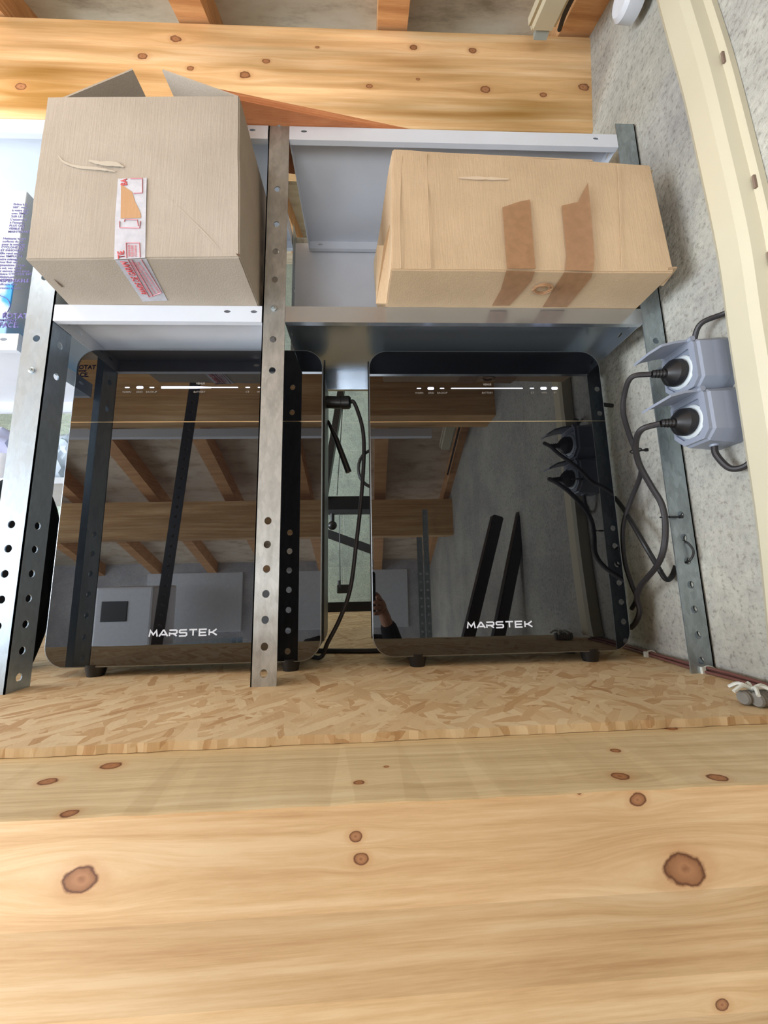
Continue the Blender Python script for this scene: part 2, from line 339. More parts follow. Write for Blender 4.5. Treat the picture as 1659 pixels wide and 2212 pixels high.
o.data.materials.append(top_m)
for f in o.data.polygons:
    if f.normal.z>.5: f.material_index=1
# upper glulam beam
YU=.79
def ku(px,py,r): q=P(px,py,Y=YU); return (q.x,q.z,r)
uk=[ku(45,187,.010),ku(308,121,.010),ku(411,147,.007),ku(575,132,.007),ku(893,102,.008),ku(1021,109,.008),ku(1048,193,.010),ku(1174,205,.007),ku(1260,188,.011),ku(685,102,.004),ku(529,162,.010),ku(798,186,.006),ku(903,171,.004),ku(138,222,.004),ku(380,84,.010)]
GU=(0,YU,1.25)
um=wood('glulam_upper',GU,lin(246,224,190),lin(234,200,154),lin(212,170,120),uk,(1.25,1.55,[(0,(1,.97,.92)),(.22,(1.03,1.0,.95)),(.36,(.95,.9,.82)),(.55,(1.04,1.02,1.0)),(.74,(.96,.93,.88)),(.86,(1.03,1.02,.98))]),gscale=20,blotch=1.5,gv=.75)
tag(obj('glulam_beam',beam_mesh(-3.4,.600,lambda x:YU,.14,1.25,1.55),um,origin=GU),'wide knotty orange timber beam across the top, above the shelves and boxes','beam')
for yy,z0,z1,lab in((-.25,.84,1.09,'dark timber beam reflected high in the black glass fronts'),(-1.2,.42,.66,'far timber beam seen only reflected in the middle of the black glass')):
    tag(obj('glulam_beam',beam_mesh(-3.4,WX,lambda x:yy,.14,z0,z1),wood('glulam_mid',(0,yy,z0),lin(226,190,140),lin(206,164,112),lin(176,132,84),(),None,30,.6),origin=(0,yy,z0)),lab,'beam')
raft_m=wood('rafter_wood',(0,0,0),lin(222,176,128),lin(208,158,110),lin(184,132,88),(),None,50,.5)
labs={.575:'orange rafter at the top right running along the concrete wall',.078:'orange rafter at the top, right of the middle of the photo',-.425:'orange rafter at the top above the open cardboard box',-.925:'leftmost rafter, just cut by the top left corner',-1.425:'first rafter out of frame on the left, seen in the black glass',-1.925:'second rafter out of frame on the left, seen in the black glass',-2.425:'third rafter out of frame on the left, seen in the black glass'}
for x,l in labs.items():
    b=NB(); h=.055 if x<.5 else .0; x0,x1=(x-.038,x+.038) if x<.5 else (.515,.606)
    hexa(b,((x0,-2.2,RZ(-2.2)),(x1,-2.2,RZ(-2.2)),(x1,2.6,RZ(2.6)),(x0,2.6,RZ(2.6))),((x0,-2.2,RZ(-2.2)+.1),(x1,-2.2,RZ(-2.2)+.1),(x1,2.6,RZ(2.6)+.1),(x0,2.6,RZ(2.6)+.1)))
    tag(obj('rafter',b,raft_m),l,'rafter','rafters under the roof')
# ------------------------------------------------------------------ shelving
SY=.64; SB=.905
unit=thing('metal_shelving','long bolted metal shelving with perforated uprights holding both cardboard boxes above the black cabinets','shelving',(-.2,SY,0))
hz=[P(x,y,Y=SY).z for x,y in((598,408),(597,484),(594,543),(592,604),(588,733),(587,800),(579,1125),(577,1176),(575,1229),(573,1283),(571,1339),(569,1397),(567,1455))]
def upright(x0,y0,sx,sy,mat,label=None,ztop=1.065,holes=hz,bolts=(),w=.040):
    b=NB(); th=.002; hs=[(w/2,z,.0058,.0062) for z in holes]
    X0=x0 if sx>0 else x0-w
    # face parallel to the shelf front, then the arm running in depth
    plate(b,(X0,y0,0),(1,0,0),(0,0,1),w,ztop,-th if sy>0 else th,hs,None)
    xa=x0 if sx>0 else x0
    plate(b,(xa,y0,0),(0,sy,0),(0,0,1),w,ztop,(th if sx*sy<0 else -th)*(-1),hs,None)
    o=obj('upright',b,mat,unit,label=label)
    for z in bolts:
        c=NB(); xc=X0+w/2; tube(c,[(xc,y0-.0002,z),(xc,y0-.0018,z),(xc,y0-.003,z)],[.0056,.0056,.003],18); cyl(c,(xc,y0-.002,z),(xc,y0-.0045,z),.0024,seg=6)
        obj('bolt',c,galv_m,o,smooth=True)
    return o
zb1=P(602,268,Y=SY).z; zb2=P(590,666,Y=SY).z
upright(-.185,SY,1,1,galv_d,'flecked grey perforated upright standing between the two black cabinets',bolts=(zb1,zb2))
upright(-.548,SY,-1,1,galv_l,'bright perforated upright at the left edge',bolts=(P(54,800,Y=SY).z,),w=.045)
upright(.553,SY,-1,1,galv_m,'perforated upright against the concrete wall')
for x,s in((-.185,1),(-.548,-1),(.553,-1),(-1.35,1)):
    upright(x,SB+.02,s,-1,galv_m)
upright(-1.35,SY,1,1,galv_l)
def shelf(x0,x1,z,mat,lipmat=None,label=None,slots=(),lip=.03,y0=SY-.001,y1=SB,bow=0):
    b=NB(); th=.0012; L=x1-x0
    box(b,x0,x1,y0+.001,y1,z-th,z)
    sl=[(L*0+.030,0),(.055,0),(L-.030,0),(L-.055,0)]
    # lips: front, back, left, right (slots cut into the front and back ones)
    for yy,dz in((y0,0),(y1-.001,0)):
        hol=[(.011,u,.0028,.0060) for u in sorted(q%L for q in slots)]
        plate(b,(x0,yy+ (.001),z),(0,0,-1),(1,0,0),lip,L,.001,hol,None)
    for xx in(x0,x1-.001):
        D=y1-y0; plate(b,(xx,y0+.001,z),(0,0,-1),(0,1,0),lip,D-.002,-.001,[(.013,u,.0028,.007) for u in(.03,.06,D-.06)],None)
    # rolled inner edge of each long lip
    box(b,x0,x1,y0,y0+.010,z-lip-.001,z-lip); box(b,x0,x1,y1-.010,y1,z-lip-.001,z-lip)
    return obj('shelf',b,mat,unit,label=label)
ZM=.646; ZT=1.037
shelf(-.546,-.186,ZM,white_p,label='white painted shelf with chipped lip under the open box',slots=(-.061,-.014))
shelf(-.1445,.512,ZM,galv_s,label='bare galvanised shelf under the taped box')
shelf(-.546,-.186,ZT,white_p,slots=(-.03,)); shelf(-.1445,.512,ZT,white_p,label='white top shelf with grimy front lip',slots=(.028,-.044))
shelf(-1.31,-.60,ZT,white_p); shelf(-1.31,-.60,.590,white_p,label='white shelf at the left edge under the printed box',slots=(-.024,-.06))
b=NB(); box(b,-.190,.512,SB+.005,SB+.0065,ZM-.02,ZT-.002); obj('back_panel',b,white_p,unit,label='pale sheet closing the back between the two shelves')
# ------------------------------------------------------------------ batteries
def glass():
    t=NT('black_glass'); t.set(Base_Color=(.004,.004,.005,1),Roughness=.015,IOR=1.85); t.b.inputs['Specular IOR Level'].default_value=.5; return t.m
glass_m=glass(); rim_m=plain('anodised_rim',lin(150,154,158),.35,.9,.03); body_m=plain('anodised_body',lin(92,96,96),.36,.85,.04)
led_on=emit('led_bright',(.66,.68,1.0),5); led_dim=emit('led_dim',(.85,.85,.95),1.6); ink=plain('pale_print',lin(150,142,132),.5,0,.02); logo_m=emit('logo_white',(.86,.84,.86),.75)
STROKES={'M':[[(0,0),(.12,1),(.5,.30),(.88,1),(1,0)]],'A':[[(0,0),(.48,1),(.58,1),(1.06,0)],[(.30,.28),(.86,.28)]],'R':[[(0,1),(.82,1),(.95,.88),(.95,.55),(.82,.42),(.16,.42)],[(.52,.42),(.95,0)],[(.04,.62),(.04,0)]],
 'S':[[(.95,1),(.15,1),(.04,.88),(.04,.62),(.15,.52),(.82,.52),(.94,.42),(.94,.12),(.82,0),(0,0)]],'T':[[(0,1),(1,1)],[(.5,1),(.5,0)]],'E':[[(.95,1),(.05,1),(.05,0),(.95,0)],[(.05,.5),(.86,.5)]],'K':[[(.05,1),(.05,0)],[(.95,1),(.42,.5),(.16,.5)],[(.42,.5),(1,0)]]}
def logo(bm,x,y,z,W,hh):
    adv=W/7.0; lw=adv*.80; s=hh*.20
    for i,ch in enumerate('MARSTEK'):
        ox=x+i*adv
        for st in STROKES[ch]:
            pts=[Vector((ox+a*lw,0,z+s/2+b*(hh-s))) for a,b in st]
            L=[];Rr=[]
            for k,p in enumerate(pts):
                d0=(p-pts[k-1]).normalized() if k else None; d1=(pts[k+1]-p).normalized() if k<len(pts)-1 else None
                d=((d0 or d1)+(d1 or d0)).normalized(); n=Vector((-d.z,0,d.x)); ref=d0 or d1
                q=s/2/max(.5,abs(n.dot(Vector((-ref.z,0,ref.x)))))
                L.append(p+n*q);Rr.append(p-n*q)
            for k in range(len(pts)-1):
                poly=[(v.x,y,v.z) for v in(L[k],L[k+1],Rr[k+1],Rr[k])]; ext(bm,poly,(0,-.0003-.00005*k,0))
def battery(x0,yf,z0,label,lit):
    x1,z1=x0+.480,z0+.600; r=.038; D=.118
    t=thing('battery_cabinet',label,'battery',((x0+x1)/2,yf+D/2,0),'black glass fronted battery cabinets')
    b=NB(); ext(b,[(x,yf+.0045,z) for x,z in rrect(x0+.001,x1-.001,z0+.001,z1-.001,r)],(0,D,0)); obj('body',b,body_m,t,smooth=True)
    b=NB(); o_=rrect(x0,x1,z0,z1,r); i_=rrect(x0+.0016,x1-.0016,z0+.0016,z1-.0016,r-.0012)
    A=[[b.verts.new((x,y,z)) for x,z in pp] for pp,y in((i_,yf),(o_,yf+.001),(o_,yf+.006),(i_,yf+.006))]; n=len(o_)
    for p,q in((0,1),(1,2),(2,3),(3,0)):
        for k in range(n): b.faces.new((A[p][k],A[p][(k+1)%n],A[q][(k+1)%n],A[q][k]))
    obj('rim',b,rim_m,t,label='thin silver rim')
    b=NB(); ext(b,[(x,yf+.0002,z) for x,z in i_],(0,.004,0)); g=obj('glass_front',b,glass_m,t,label='glossy black glass front')
    zl=.4655
    b=NB(); box(b,x0+.001,x1-.001,yf-.0004,yf+.001,zl-.0007,zl+.0007); obj('trim_line',b,plain('gold_tinted_silver',lin(214,196,160),.22,1,.02),t,label='thin metallic line')  # silver line; the gold of the reflected timber is put into its colour
    zz=.5365; ys=yf-.0004
    def led(a,bx,th,m,nm): b=NB(); ext(b,[(x,yf+.0001,z) for x,z in rrect(a,bx,zz-th/2,zz+th/2,th*.49,4)],(0,-.0004,0)); obj(nm,b,m,g)
    off=x0
    for k,(c,nm,wd) in enumerate(((.101,'WARN',0),(.125,'GRID',0),(.148,'BACKUP',0),(.333,'CT',0),(.357,'WIFI',0),(.380,'BT',0))):
        on=(k==1) or (lit==0 and k>3)
        led(off+c-(.0065 if on else .0045),off+c+(.0065 if on else .0045),.0052 if on else .0022,led_on if on else led_dim,'indicator_light')
        obj('printed_label',text_bm(nm,.0055,(off+c,yf-.0002,zz-.0115),(1,0,0),(0,0,1),'CENTER'),ink,g)
    if lit:
        b=NB(); ext(b,[(off+.166,yf+.0001,zz-.0020),(off+.170,yf+.0001,zz-.0024),(off+.230,yf+.0001,zz-.0023),(off+.262,yf+.0001,zz-.0012),(off+.262,yf+.0001,zz+.0012),(off+.230,yf+.0001,zz+.0023),(off+.170,yf+.0001,zz+.0024),(off+.166,yf+.0001,zz+.0020)],(0,-.0004,0)); obj('charge_bar',b,led_on,g,label='bright bluish half of the charge bar')
        led(off+.262,off+.314,.0018,emit('led_mid',(.8,.82,1),3),'charge_bar')
    else: led(off+.166,off+.314,.0022,led_dim,'charge_bar')
    obj('printed_label',text_bm('BATTERY',.0055,(off+.240,yf-.0002,zz-.0115),(1,0,0),(0,0,1),'CENTER'),ink,g)
    obj('printed_label',text_bm('VENUS',.0055,(off+.241,yf-.0002,zz+.0065),(1,0,0),(0,0,1),'CENTER',.0002),ink,g)
    return t,g
def dressed(x0,yf,z0,label,lit,lg):
    t,g=battery(x0,yf,z0,label,lit); x1=x0+.48
    a,c=P(lg[0],lg[3],Y=yf),P(lg[1],lg[2],Y=yf); b=NB(); logo(b,a.x,yf+.0001,a.z,c.x-a.x,c.z-a.z); obj('logo_lettering',b,logo_m,g,label='white lettering')
    for fx in(x0+.082,x0+.424 if lit else x0+.407):
        for fy in(yf+.016,yf+.098):
            b=NB(); tube(b,[(fx,fy,0),(fx,fy,z0+.004)],[.0135,.0185],20); obj('foot',b,black_p,t,smooth=True)
    # side plug with cable gland, antenna and side rail
    zc=.545; yc=yf+.085; b=NB()
    tube(b,[(x1-.002,yc,zc),(x1+.022,yc,zc-.001),(x1+.030,yc,zc-.001),(x1+.031,yc,zc-.001),(x1+.048,yc,zc-.001),(x1+.052,yc,zc-.001)] if lit else [(x1-.002,yc,zc),(x1+.014,yc,zc),(x1+.020,yc,zc),(x1+.026,yc,zc)],[.0135,.0135,.0135,.0145,.0145,.011] if lit else [.0125,.0125,.0135,.011],24)
    obj('power_plug',b,black_p,t,smooth=True)
    b=NB()
    if lit: tube(b,[(x1-.001,yf+.11,.512),(x1+.018,yf+.11,.468),(x1+.045,yf+.11,.392)],[.003,.006,.007],12)
    else:
        ext(b,[(x1-.002,yf+.105,.50),(x1+.022,yf+.105,.455),(x1+.036,yf+.105,.425),(x1+.027,yf+.105,.418),(x1-.002,yf+.105,.44)],(0,.012,0))
    obj('antenna',b,black_p,t,smooth=lit==1)
    
    for xa in(x1-.001,x0-.002): b=NB(); box(b,xa,xa+.003,yf+.025,yf+.030,z0+.03,z1-.05); obj('side_rail',b,black_p,t)
    return t
dressed(-.568,.730,.017,'left black glass battery cabinet, partly behind two perforated uprights, its charge bar shining half bluish',1,(322,473,1357,1377))
dressed(.004,.735,.019,'right black glass battery cabinet beside the concrete wall, with two lit wireless indicators',0,(1010,1153,1340,1359))
# ------------------------------------------------------------------ cables
def path(*q): return [P(x,y,Y=Y) for x,y,Y in q]
def cable(name,pts,r,m,label,n=8):
    b=NB(); tube(b,cr(pts,n),r,10); return tag(obj(name,b,m,smooth=True),label,'cable')
c0=[Vector((-.040,.815,.544)),Vector((-.028,.815,.542))]+path((783,925,.815),(786,985,.815),(780,1080,.81),(770,1170,.80),(757,1270,.80),(735,1335,.80),(708,1388,.80))+[Vector((-.10,.82,.006)),Vector((-.14,.87,.005))]
cable('power_cable',c0,.0042,cable_m,'dark grey cable hanging in the gap between the two black cabinets')
cable('power_cable',[(-.12,.90,.005),(-.05,.885,.005),(.02,.88,.005),(.08,.90,.005)],.005,cable_k,'black cable lying on the boards behind the gap')
def z5(*q): return [P(1100+x/2.458,640+y/2.458,Y=Y) for x,y,Y in q]
SX=.502
# ------------------------------------------------------------------ sockets on the wall
sock_m=plain('grey_socket_plastic',lin(138,145,160),.42,0,.02); sock_w=plain('pale_socket_ring',lin(196,204,208),.4,0,.02)
def socket(yc,zc,label,gl):
    t=thing('wall_socket',label,'socket',(WX,yc,zc-.035),'grey outdoor sockets on the concrete wall')
    y0,y1,z0,z1=yc-.035,yc+.036,zc-.040,zc+.037; c=.014
    b=NB()
    def octo(x,g): return [(x,y0-g,z0+c-g*.3),(x,y0+c,z0-g),(x,y1-c-.006,z0-g),(x,y1+g,z0+c+.006),(x,y1+g,z1-.006),(x,y1-.006,z1+g),(x,y0+.006,z1+g),(x,y0-g,z1-.006)]
    rings=[[b.verts.new(p) for p in octo(x,g)] for x,g in((SX,-.004),(SX+.004,0),(SX+.022,.001),(SX+.040,.003),(WX,.003))]
    for p,q in zip(rings,rings[1:]):
        for k in range(8): b.faces.new((p[k],p[(k+1)%8],q[(k+1)%8],q[k]))
    b.faces.new(rings[0]); b.faces.new(rings[-1][::-1]); obj('housing',b,sock_m,t)
    # raised front frame
    b=NB(); o8=octo(SX-.004,-.003); i8=[(SX-.004,yc+.003+(p[1]-yc)*.78,zc+(p[2]-zc)*.78) for p in o8]
    A=[[b.verts.new(p) for p in s] for s in(o8,i8,[(SX+.001,y,z) for _,y,z in i8],[(SX+.001,y,z) for _,y,z in o8])]
    for p,q in((0,1),(1,2),(2,3),(3,0)):
        for k in range(8): b.faces.new((A[p][k],A[p][(k+1)%8],A[q][(k+1)%8],A[q][k]))
    obj('front_frame',b,sock_m,t)
    b=NB(); tube(b,[(SX+.002,yc,zc-.003),(SX-.003,yc,zc-.003)],.026,28); tube(b,[(SX-.003,yc,zc-.003),(SX-.005,yc,zc-.003)],[.026,.0235],28); obj('outlet_ring',b,sock_w,t,smooth=True,label='pale round outlet rim')
    # hinged lid propped open by the plug
    b=NB(); lx,lz=-.074,-.030
    prof=[(SX-.002,z1-.001),(SX-.026,z1-.004),(SX-.048,z1-.010),(SX-.064,z1-.019)]
    V=[]
    for k,(x,z) in enumerate(prof):
        w=.024 if k<3 else .017; V.append([(x,yc-w,z),(x,yc+w,z),(x,yc+w,z+.004),(x,yc-w,z+.004)])
    rg=[[b.verts.new(p) for p in q] for q in V]
    for p,q in zip(rg,rg[1:]):
        for k in range(4): b.faces.new((p[k],p[(k+1)%4],q[(k+1)%4],q[k]))
    b.faces.new(rg[0]); b.faces.new(rg[-1][::-1]); l=obj('lid',b,sock_m,t)
    b=NB(); cyl(b,(SX-.002,yc-.030,z1+.001),(SX-.002,yc+.030,z1+.001),.0042,seg=14); obj('hinge',b,sock_m,l,smooth=True)
    b=NB(); yy=yc-.004; s=1 if gl>0 else -1; cyl(b,(SX+.026,yy,zc+s*.034),(SX+.026,yy,zc+s*.044),.0075,.006); obj('cable_gland',b,sock_m,t,smooth=True)
    return t
U1=(.560,.477); U2=(.556,.393)
socket(*U1,'upper grey wall socket with its lid propped open by a black plug',1)
socket(*U2,'lower grey wall socket with its lid propped open by a black plug',-1)
def plug(yc,zc,label):
    z=zc-.003; x=SX-.004; b=NB()
    tube(b,[(x+.004,yc,z),(x-.004,yc,z),(x-.006,yc,z),(x-.014,yc,z),(x-.022,yc,z-.0005),(x-.026,yc,z-.001)],[.0195,.0195,.0215,.0205,.013,.008],26)
    t=obj('power_plug',b,black_p,smooth=True); tag(t,label,'plug','black plugs in the wall sockets')
    b=NB(); pts=[];rr=[]
    for k in range(10): pts.append((x-.024-k*.0025,yc,z-.001-k*.0001)); rr.append((.0078,.0056)[k%2]-k*.0002)
    tube(b,pts,rr,16); obj('strain_relief',b,black_p,t,smooth=True)
    return Vector((x-.047,yc,z-.002))
pa=plug(*U1,'black round plug in the upper grey wall socket'); pb=plug(*U2,'black round plug in the lower grey wall socket')
A=[pa]+z5((650,430,.575),(612,520,.60),(606,620,.62),(636,730,.64),(662,800,.65),(690,880,.66),(697,950,.68),(640,1100,.73),(604,1230,.76),(612,1400,.77),(650,1530,.77),(676,1600,.77),(650,1660,.79))
cable('power_cable',A,.0042,cable_m,'dark cable looping down from the plug in the upper wall socket')
B=[pb]+z5((700,710,.575),(672,790,.60),(690,890,.62),(755,1010,.63),(808,1100,.63),(829,1200,.63),(822,1330,.635),(785,1430,.66),(700,1535,.72),(678,1600,.745),(692,1670,.75),(672,1730,.76),(645,1760,.78))
cable('power_cable',B,.0048,cable_m,'dark cable looping down from the plug in the lower wall socket')
cable('power_cable',[Vector((.508,.82,.544))]+z5((640,600,.81),(672,670,.80),(690,780,.79),(700,900,.78),(712,980,.78),(690,1040,.79)),.0045,cable_k,'short black cable from the plug on the side of the right cabinet')
cable('power_cable',z5((560,1070,.80),(600,1120,.77),(650,1200,.73),(720,1320,.70),(785,1430,.695),(830,1500,.69),(862,1490,.695),(886,1430,.70),(898,1370,.71)),.0045,cable_k,'black cable crossing low beside the right cabinet and turning up behind the wall upright')
cable('socket_cable',[Vector((SX+.026,U1[0]-.004,U1[1]+.040)),Vector((SX+.026,U1[0]-.004,U1[1]+.055)),Vector((SX+.028,U1[0]-.018,U1[1]+.072)),Vector((WX-.006,U1[0]-.04,U1[1]+.074)),Vector((WX-.006,.49,U1[1]+.07))],.0042,cable_m,'dark cable curving from the top of the upper wall socket to the cream trunking')
cable('socket_cable',[Vector((SX+.026,U2[0]-.004,U2[1]-.040)),Vector((SX+.026,U2[0]-.005,U2[1]-.058)),Vector((SX+.034,U2[0]-.016,U2[1]-.082)),Vector((SX+.044,U2[0]-.034,U2[1]-.080)),Vector((WX-.006,U2[0]-.05,U2[1]-.055)),Vector((WX-.006,.478,U2[1]-.03))],.0045,cable_m,'dark cable drooping from the bottom of the lower wall socket to the cream trunking')
def tie(c,ax,r,tail,label):
    b=NB(); ax=Vector(ax).normalized(); u=ax.orthogonal().normalized(); v=ax.cross(u); ring=[c+(u*math.cos(k*math.pi/10)+v*math.sin(k*math.pi/10))*r for k in range(21)]
    tube(b,ring,.0012,6); tube(b,[c+Vector(tail)*.3,c+Vector(tail)],[.0018,.0016],6); box(b,c.x+tail[0]-.0025,c.x+tail[0]+.0025,c.y+tail[1]-.002,c.y+tail[1]+.002,c.z+tail[2]-.0025,c.z+tail[2]+.0025)
    return tag(obj('cable_tie',b,black_p),label,'cable tie')
tie(z5((672,820,.635))[0],(0,.2,1),.0085,(.016,-.004,0),'black cable tie holding two cables below the sockets')
tie(z5((822,1172,.632))[0],(0,0,1),.0055,(.030,.001,0),'black cable tie fixing the thick cable to a hole of the wall upright')
b=NB(); tube(b,cr([Vector((.533,.650,P(1468,1166,Y=.64).z)),Vector((.535,.636,P(1468,1174,Y=.64).z)),Vector((.540,.633,P(1474,1192,Y=.64).z)),Vector((.535,.636,P(1474,1210,Y=.64).z)),Vector((.533,.650,P(1474,1217,Y=.64).z))],6),.0018,8)
tag(obj('cable_tie',b,cable_k,smooth=True),'black tie looped through two neighbouring holes of the wall upright','cable tie')
# red-brown wires along the wall foot
wire_m=plain('brown_wire',lin(112,72,66),.5,0,.15,50)
for k in range(3):
    b=NB(); pts=[]
    for i,(y,x) in enumerate(((1.1,.548),(.95,.545),(.85,.548),(.75,.544),(.66,.541),(.60,.547),(.54,.545),(.50,.542))):
        pts.append((x-.0045*k+random.uniform(-.001,.001),y,.003+(.004 if k==1 else 0)+random.uniform(0,.002)))
    tube(b,cr(pts,6),.0022,8); tag(obj('bundled_wire',b,wire_m,smooth=True),'thin red-brown wire bundled along the foot of the concrete wall','wire','red-brown wires at the wall foot')
tiew=plain('white_nylon',lin(210,212,204),.5,0,.02)
for q,l in((P(1470,1448,Z=.006),'near the wall upright'),(P(1393,1412,Z=.006),'near the corner of the right cabinet')):
    b=NB(); c=Vector((.5415,q.y,.005)); ring=[c+Vector((math.cos(k*math.pi/8)*.010,0,math.sin(k*math.pi/8)*.006)) for k in range(17)]; tube(b,ring,.0013,6); box(b,c.x-.013,c.x-.007,c.y-.003,c.y+.003,.0,.010)
    tag(obj('cable_tie',b,tiew),'white cable tie round the red-brown wires '+l,'cable tie')
grey_c=plain('grey_conduit',lin(120,116,108),.6,0,.1,60)
for k,(x,y,l) in enumerate(((1607,1506,'short grey conduit end lying left of the other at the wall foot'),(1640,1512,'grey conduit end nearest the right edge at the wall foot'))):
    q=P(x,y,Z=.009); b=NB(); pts=[];rr=[]
    for i in range(16): pts.append((q.x-.004+i*.0025,q.y-.002+.002*k+i*.0004,.009)); rr.append(.0085 if i%2 else .0072)
    tube(b,pts,rr,14); t=tag(obj('conduit_end',b,grey_c,smooth=True),l,'conduit')
b=NB(); qq=P(1625,1490,Z=.018)
for k in range(6):
    a=k*1.05; c=Vector((qq.x,qq.y,.019)); tube(b,cr([c,c+Vector((.012*math.cos(a),.012*math.sin(a),.004)),c+Vector((.024*math.cos(a),.022*math.sin(a),-.002))],4),.0022,6)
tag(obj('cable_tie',b,tiew,smooth=True),'bunch of white plastic straps on top of the grey conduit ends','cable tie')
# ------------------------------------------------------------------ cream trunking
b=NB(); yz=[(.559,1.60),(.559,1.24),(.544,1.02),(.538,.847),(.536,.512),(.540,.35),(.544,.216),(.552,.10),(.557,.012)]
xw=WX-.001; TE=[P(x,y,X=.523) for x,y in((1415,0),(1468,200),(1502,350),(1545,560),(1570,740),(1600,940),(1630,1150),(1654,1400))]; pts=[Vector((xw,p.y,p.z)) for p in cr([Vector((xw,TE[0].y+.006,1.385))]+TE+[Vector((xw,TE[-1].y+.008,.012))],8)]
prof=[(0,0),(.030,.002),(.036,-.006),(.036,-.036),(.030,-.047),(.012,-.051),(.010,-.060),(0,-.060)]
rings=[[b.verts.new((xw-a*.9 if a>.001 else wx(p.z)-.001,p.y+c,p.z)) for a,c in prof] for p in pts]; m=len(prof)
for p,q in zip(rings,rings[1:]):
    for k in range(m): b.faces.new((p[k],p[(k+1)%m],q[(k+1)%m],q[k]))
b.faces.new(rings[0][::-1]); b.faces.new(rings[-1])
trk=tag(obj('cable_trunking',b,cream),'cream plastic cable trunking bowing down the concrete wall at the right','trunking')
slot_m=plain('slot_shadow_brown',lin(120,100,86),.8)  # brown pieces on the flange stand in for the shade inside its slots
for (x,y) in ((1533,140),(1598,405),(1645,556)):
    z=P(x,y,X=.53).z; yy=min(pts,key=lambda p:abs(p.z-z)).y; b=NB(); box(b,xw-.0135,xw-.0095,yy-.0560,yy-.0530,z-.010,z+.010); obj('painted_slot',b,slot_m,trk,label='small slot in the flange, its shade painted brown')
# ------------------------------------------------------------------ cardboard boxes
card_a=cardboard('cardboard_greyish',(170,159,145)); card_b=cardboard('cardboard_warm',(196,170,138)); card_e=cardboard('cardboard_edge',(186,160,128))
def carton(bm,bt,tp,nx=10,bulge=0,bev=.002):      # bottom and top quads (4 pts each), gently dented walls
    n=bmesh.new(); hexa(n,bt,tp); bmesh.ops.recalc_face_normals(n,faces=n.faces[:])
    bmesh.ops.bevel(n,geom=n.edges[:],offset=bev,segments=2,affect='EDGES')
    bmesh.ops.subdivide_edges(n,edges=[e for e in n.edges if e.calc_length()>.05],cuts=14,use_grid_fill=True)
    for v in n.verts:
        d=noise.noise(v.co*9)*.0022*bulge+noise.noise(v.co*28)*.0007*bulge; v.co+=Vector((d,d,d*.4))
    add(bm,n)
# open box (left)
Z0=ZM+.0005; FY=.535
fb=[(-.513,.540,Z0),(-.190,.531,Z0),(-.193,.800,Z0),(-.540,.805,Z0)]
q=[P(100,208,Y=.538),P(517,203,Y=.530)]
zt=q[0].z; ft=[(q[0].x,.538,zt),(q[1].x-.001,.530,zt+.002),(-.201,.800,zt-.002),(-.530,.805,zt-.002)]
t=thing('cardboard_box','open greyish cardboard box with raised flaps and white and red tape, overhanging the white shelf','box',(-.36,.66,Z0))
b=NB(); carton(b,fb,ft,bulge=.8); obj('carton',b,card_a,t,smooth=True)
def flap(name,hinge,free,th=.003,m=card_a):
    b=NB(); n=bmesh.new(); h=[Vector(p) for p in hinge]; f=[Vector(p) for p in free]; nn=(h[1]-h[0]).cross(f[0]-h[0]).normalized()*th
    poly=[h[0],h[1],*f[::-1]] if len(f)==2 else [h[0],h[1],*f]
    ext(n,poly,nn); add(b,n); return obj(name,b,m,t)
L0,L1,R0,R1=Vector(ft[0]),Vector(ft[3]),Vector(ft[1]),Vector(ft[2])
pk=P(285,148,Y=.55); pk2=P(305,198,Y=.56); pr_=P(350,152,Y=.55); pr2=P(357,199,Y=.56)
flap('flap',[L0+Vector((.016,.004,.001)),L1+Vector((.01,-.02,0))],[Vector((pk.x,.55,pk.z)),Vector((pk.x+.005,.74,pk.z-.004))])
flap('flap',[R0+Vector((-.003,.004,.001)),R1+Vector((-.004,-.02,0))],[Vector((pr_.x,.55,pr_.z)),Vector((pr_.x+.01,.68,pr_.z-.01)),Vector((pr_.x+.002,.78,pr_.z-.012))][:2])
flap('flap',[L0+Vector((0,.03,.0)),L1+Vector((0,-.05,0))],[L0+Vector((-.022,.035,-.012)),L1+Vector((-.02,-.06,-.012))])
# front flap folded inside behind the two
b=NB(); ext(b,[Vector((-.44,.566,zt-.004)),Vector((-.36,.566,zt-.004)),Vector((-.37,.566,zt+.004)),Vector((-.44,.566,zt+.006))],(0,.003,0)); obj('flap',b,card_e,t)
tape_w=film('white_tape',(196,196,204),.78,.3); red=plain('red_print',lin(206,70,72),.5,0,.02); pink=plain('pink_print',lin(214,130,138),.5,0,.02)
def onfront(x,y,off=.0015):       # point on the open box's front face, slightly proud
    a=Vector(fb[0]);bb=Vector(fb[1]);c=Vector(ft[0]); nrm=(bb-a).cross(c-a).normalized(); 
    if nrm.y>0: nrm=-nrm
    d=ray(x,y); o=Vector((0,0,H)); tt=(a-o).dot(nrm)/d.dot(nrm); return o+d*tt+nrm*off
def onbot(x,y,off=.0012,z=Z0): q=P(x,y,Z=z-off); return q
def patch(name,pts,m,par,th=.0002,nudge=(0,0,0)):
    b=NB(); n=[Vector(p)+Vector(nudge) for p in pts]; d=(n[1]-n[0]).cross(n[2]-n[0]).normalized()*th; ext(b,n,d); return obj(name,b,m,par)
tp=NB(); ft4=[onfront(x,y,.001) for x,y in((256,388),(318,386),(316,480),(315,558),(248,562),(250,470))]
ext(tp,ft4,(0,-.0003,0)); bt4=[onbot(x,y,.0006) for x,y in((249,562),(316,559),(362,649),(308,651))]
ext(tp,bt4,(0,0,-.0003)); tape=obj('tape',tp,tape_w,t,label='white tape printed in red, torn near its top')
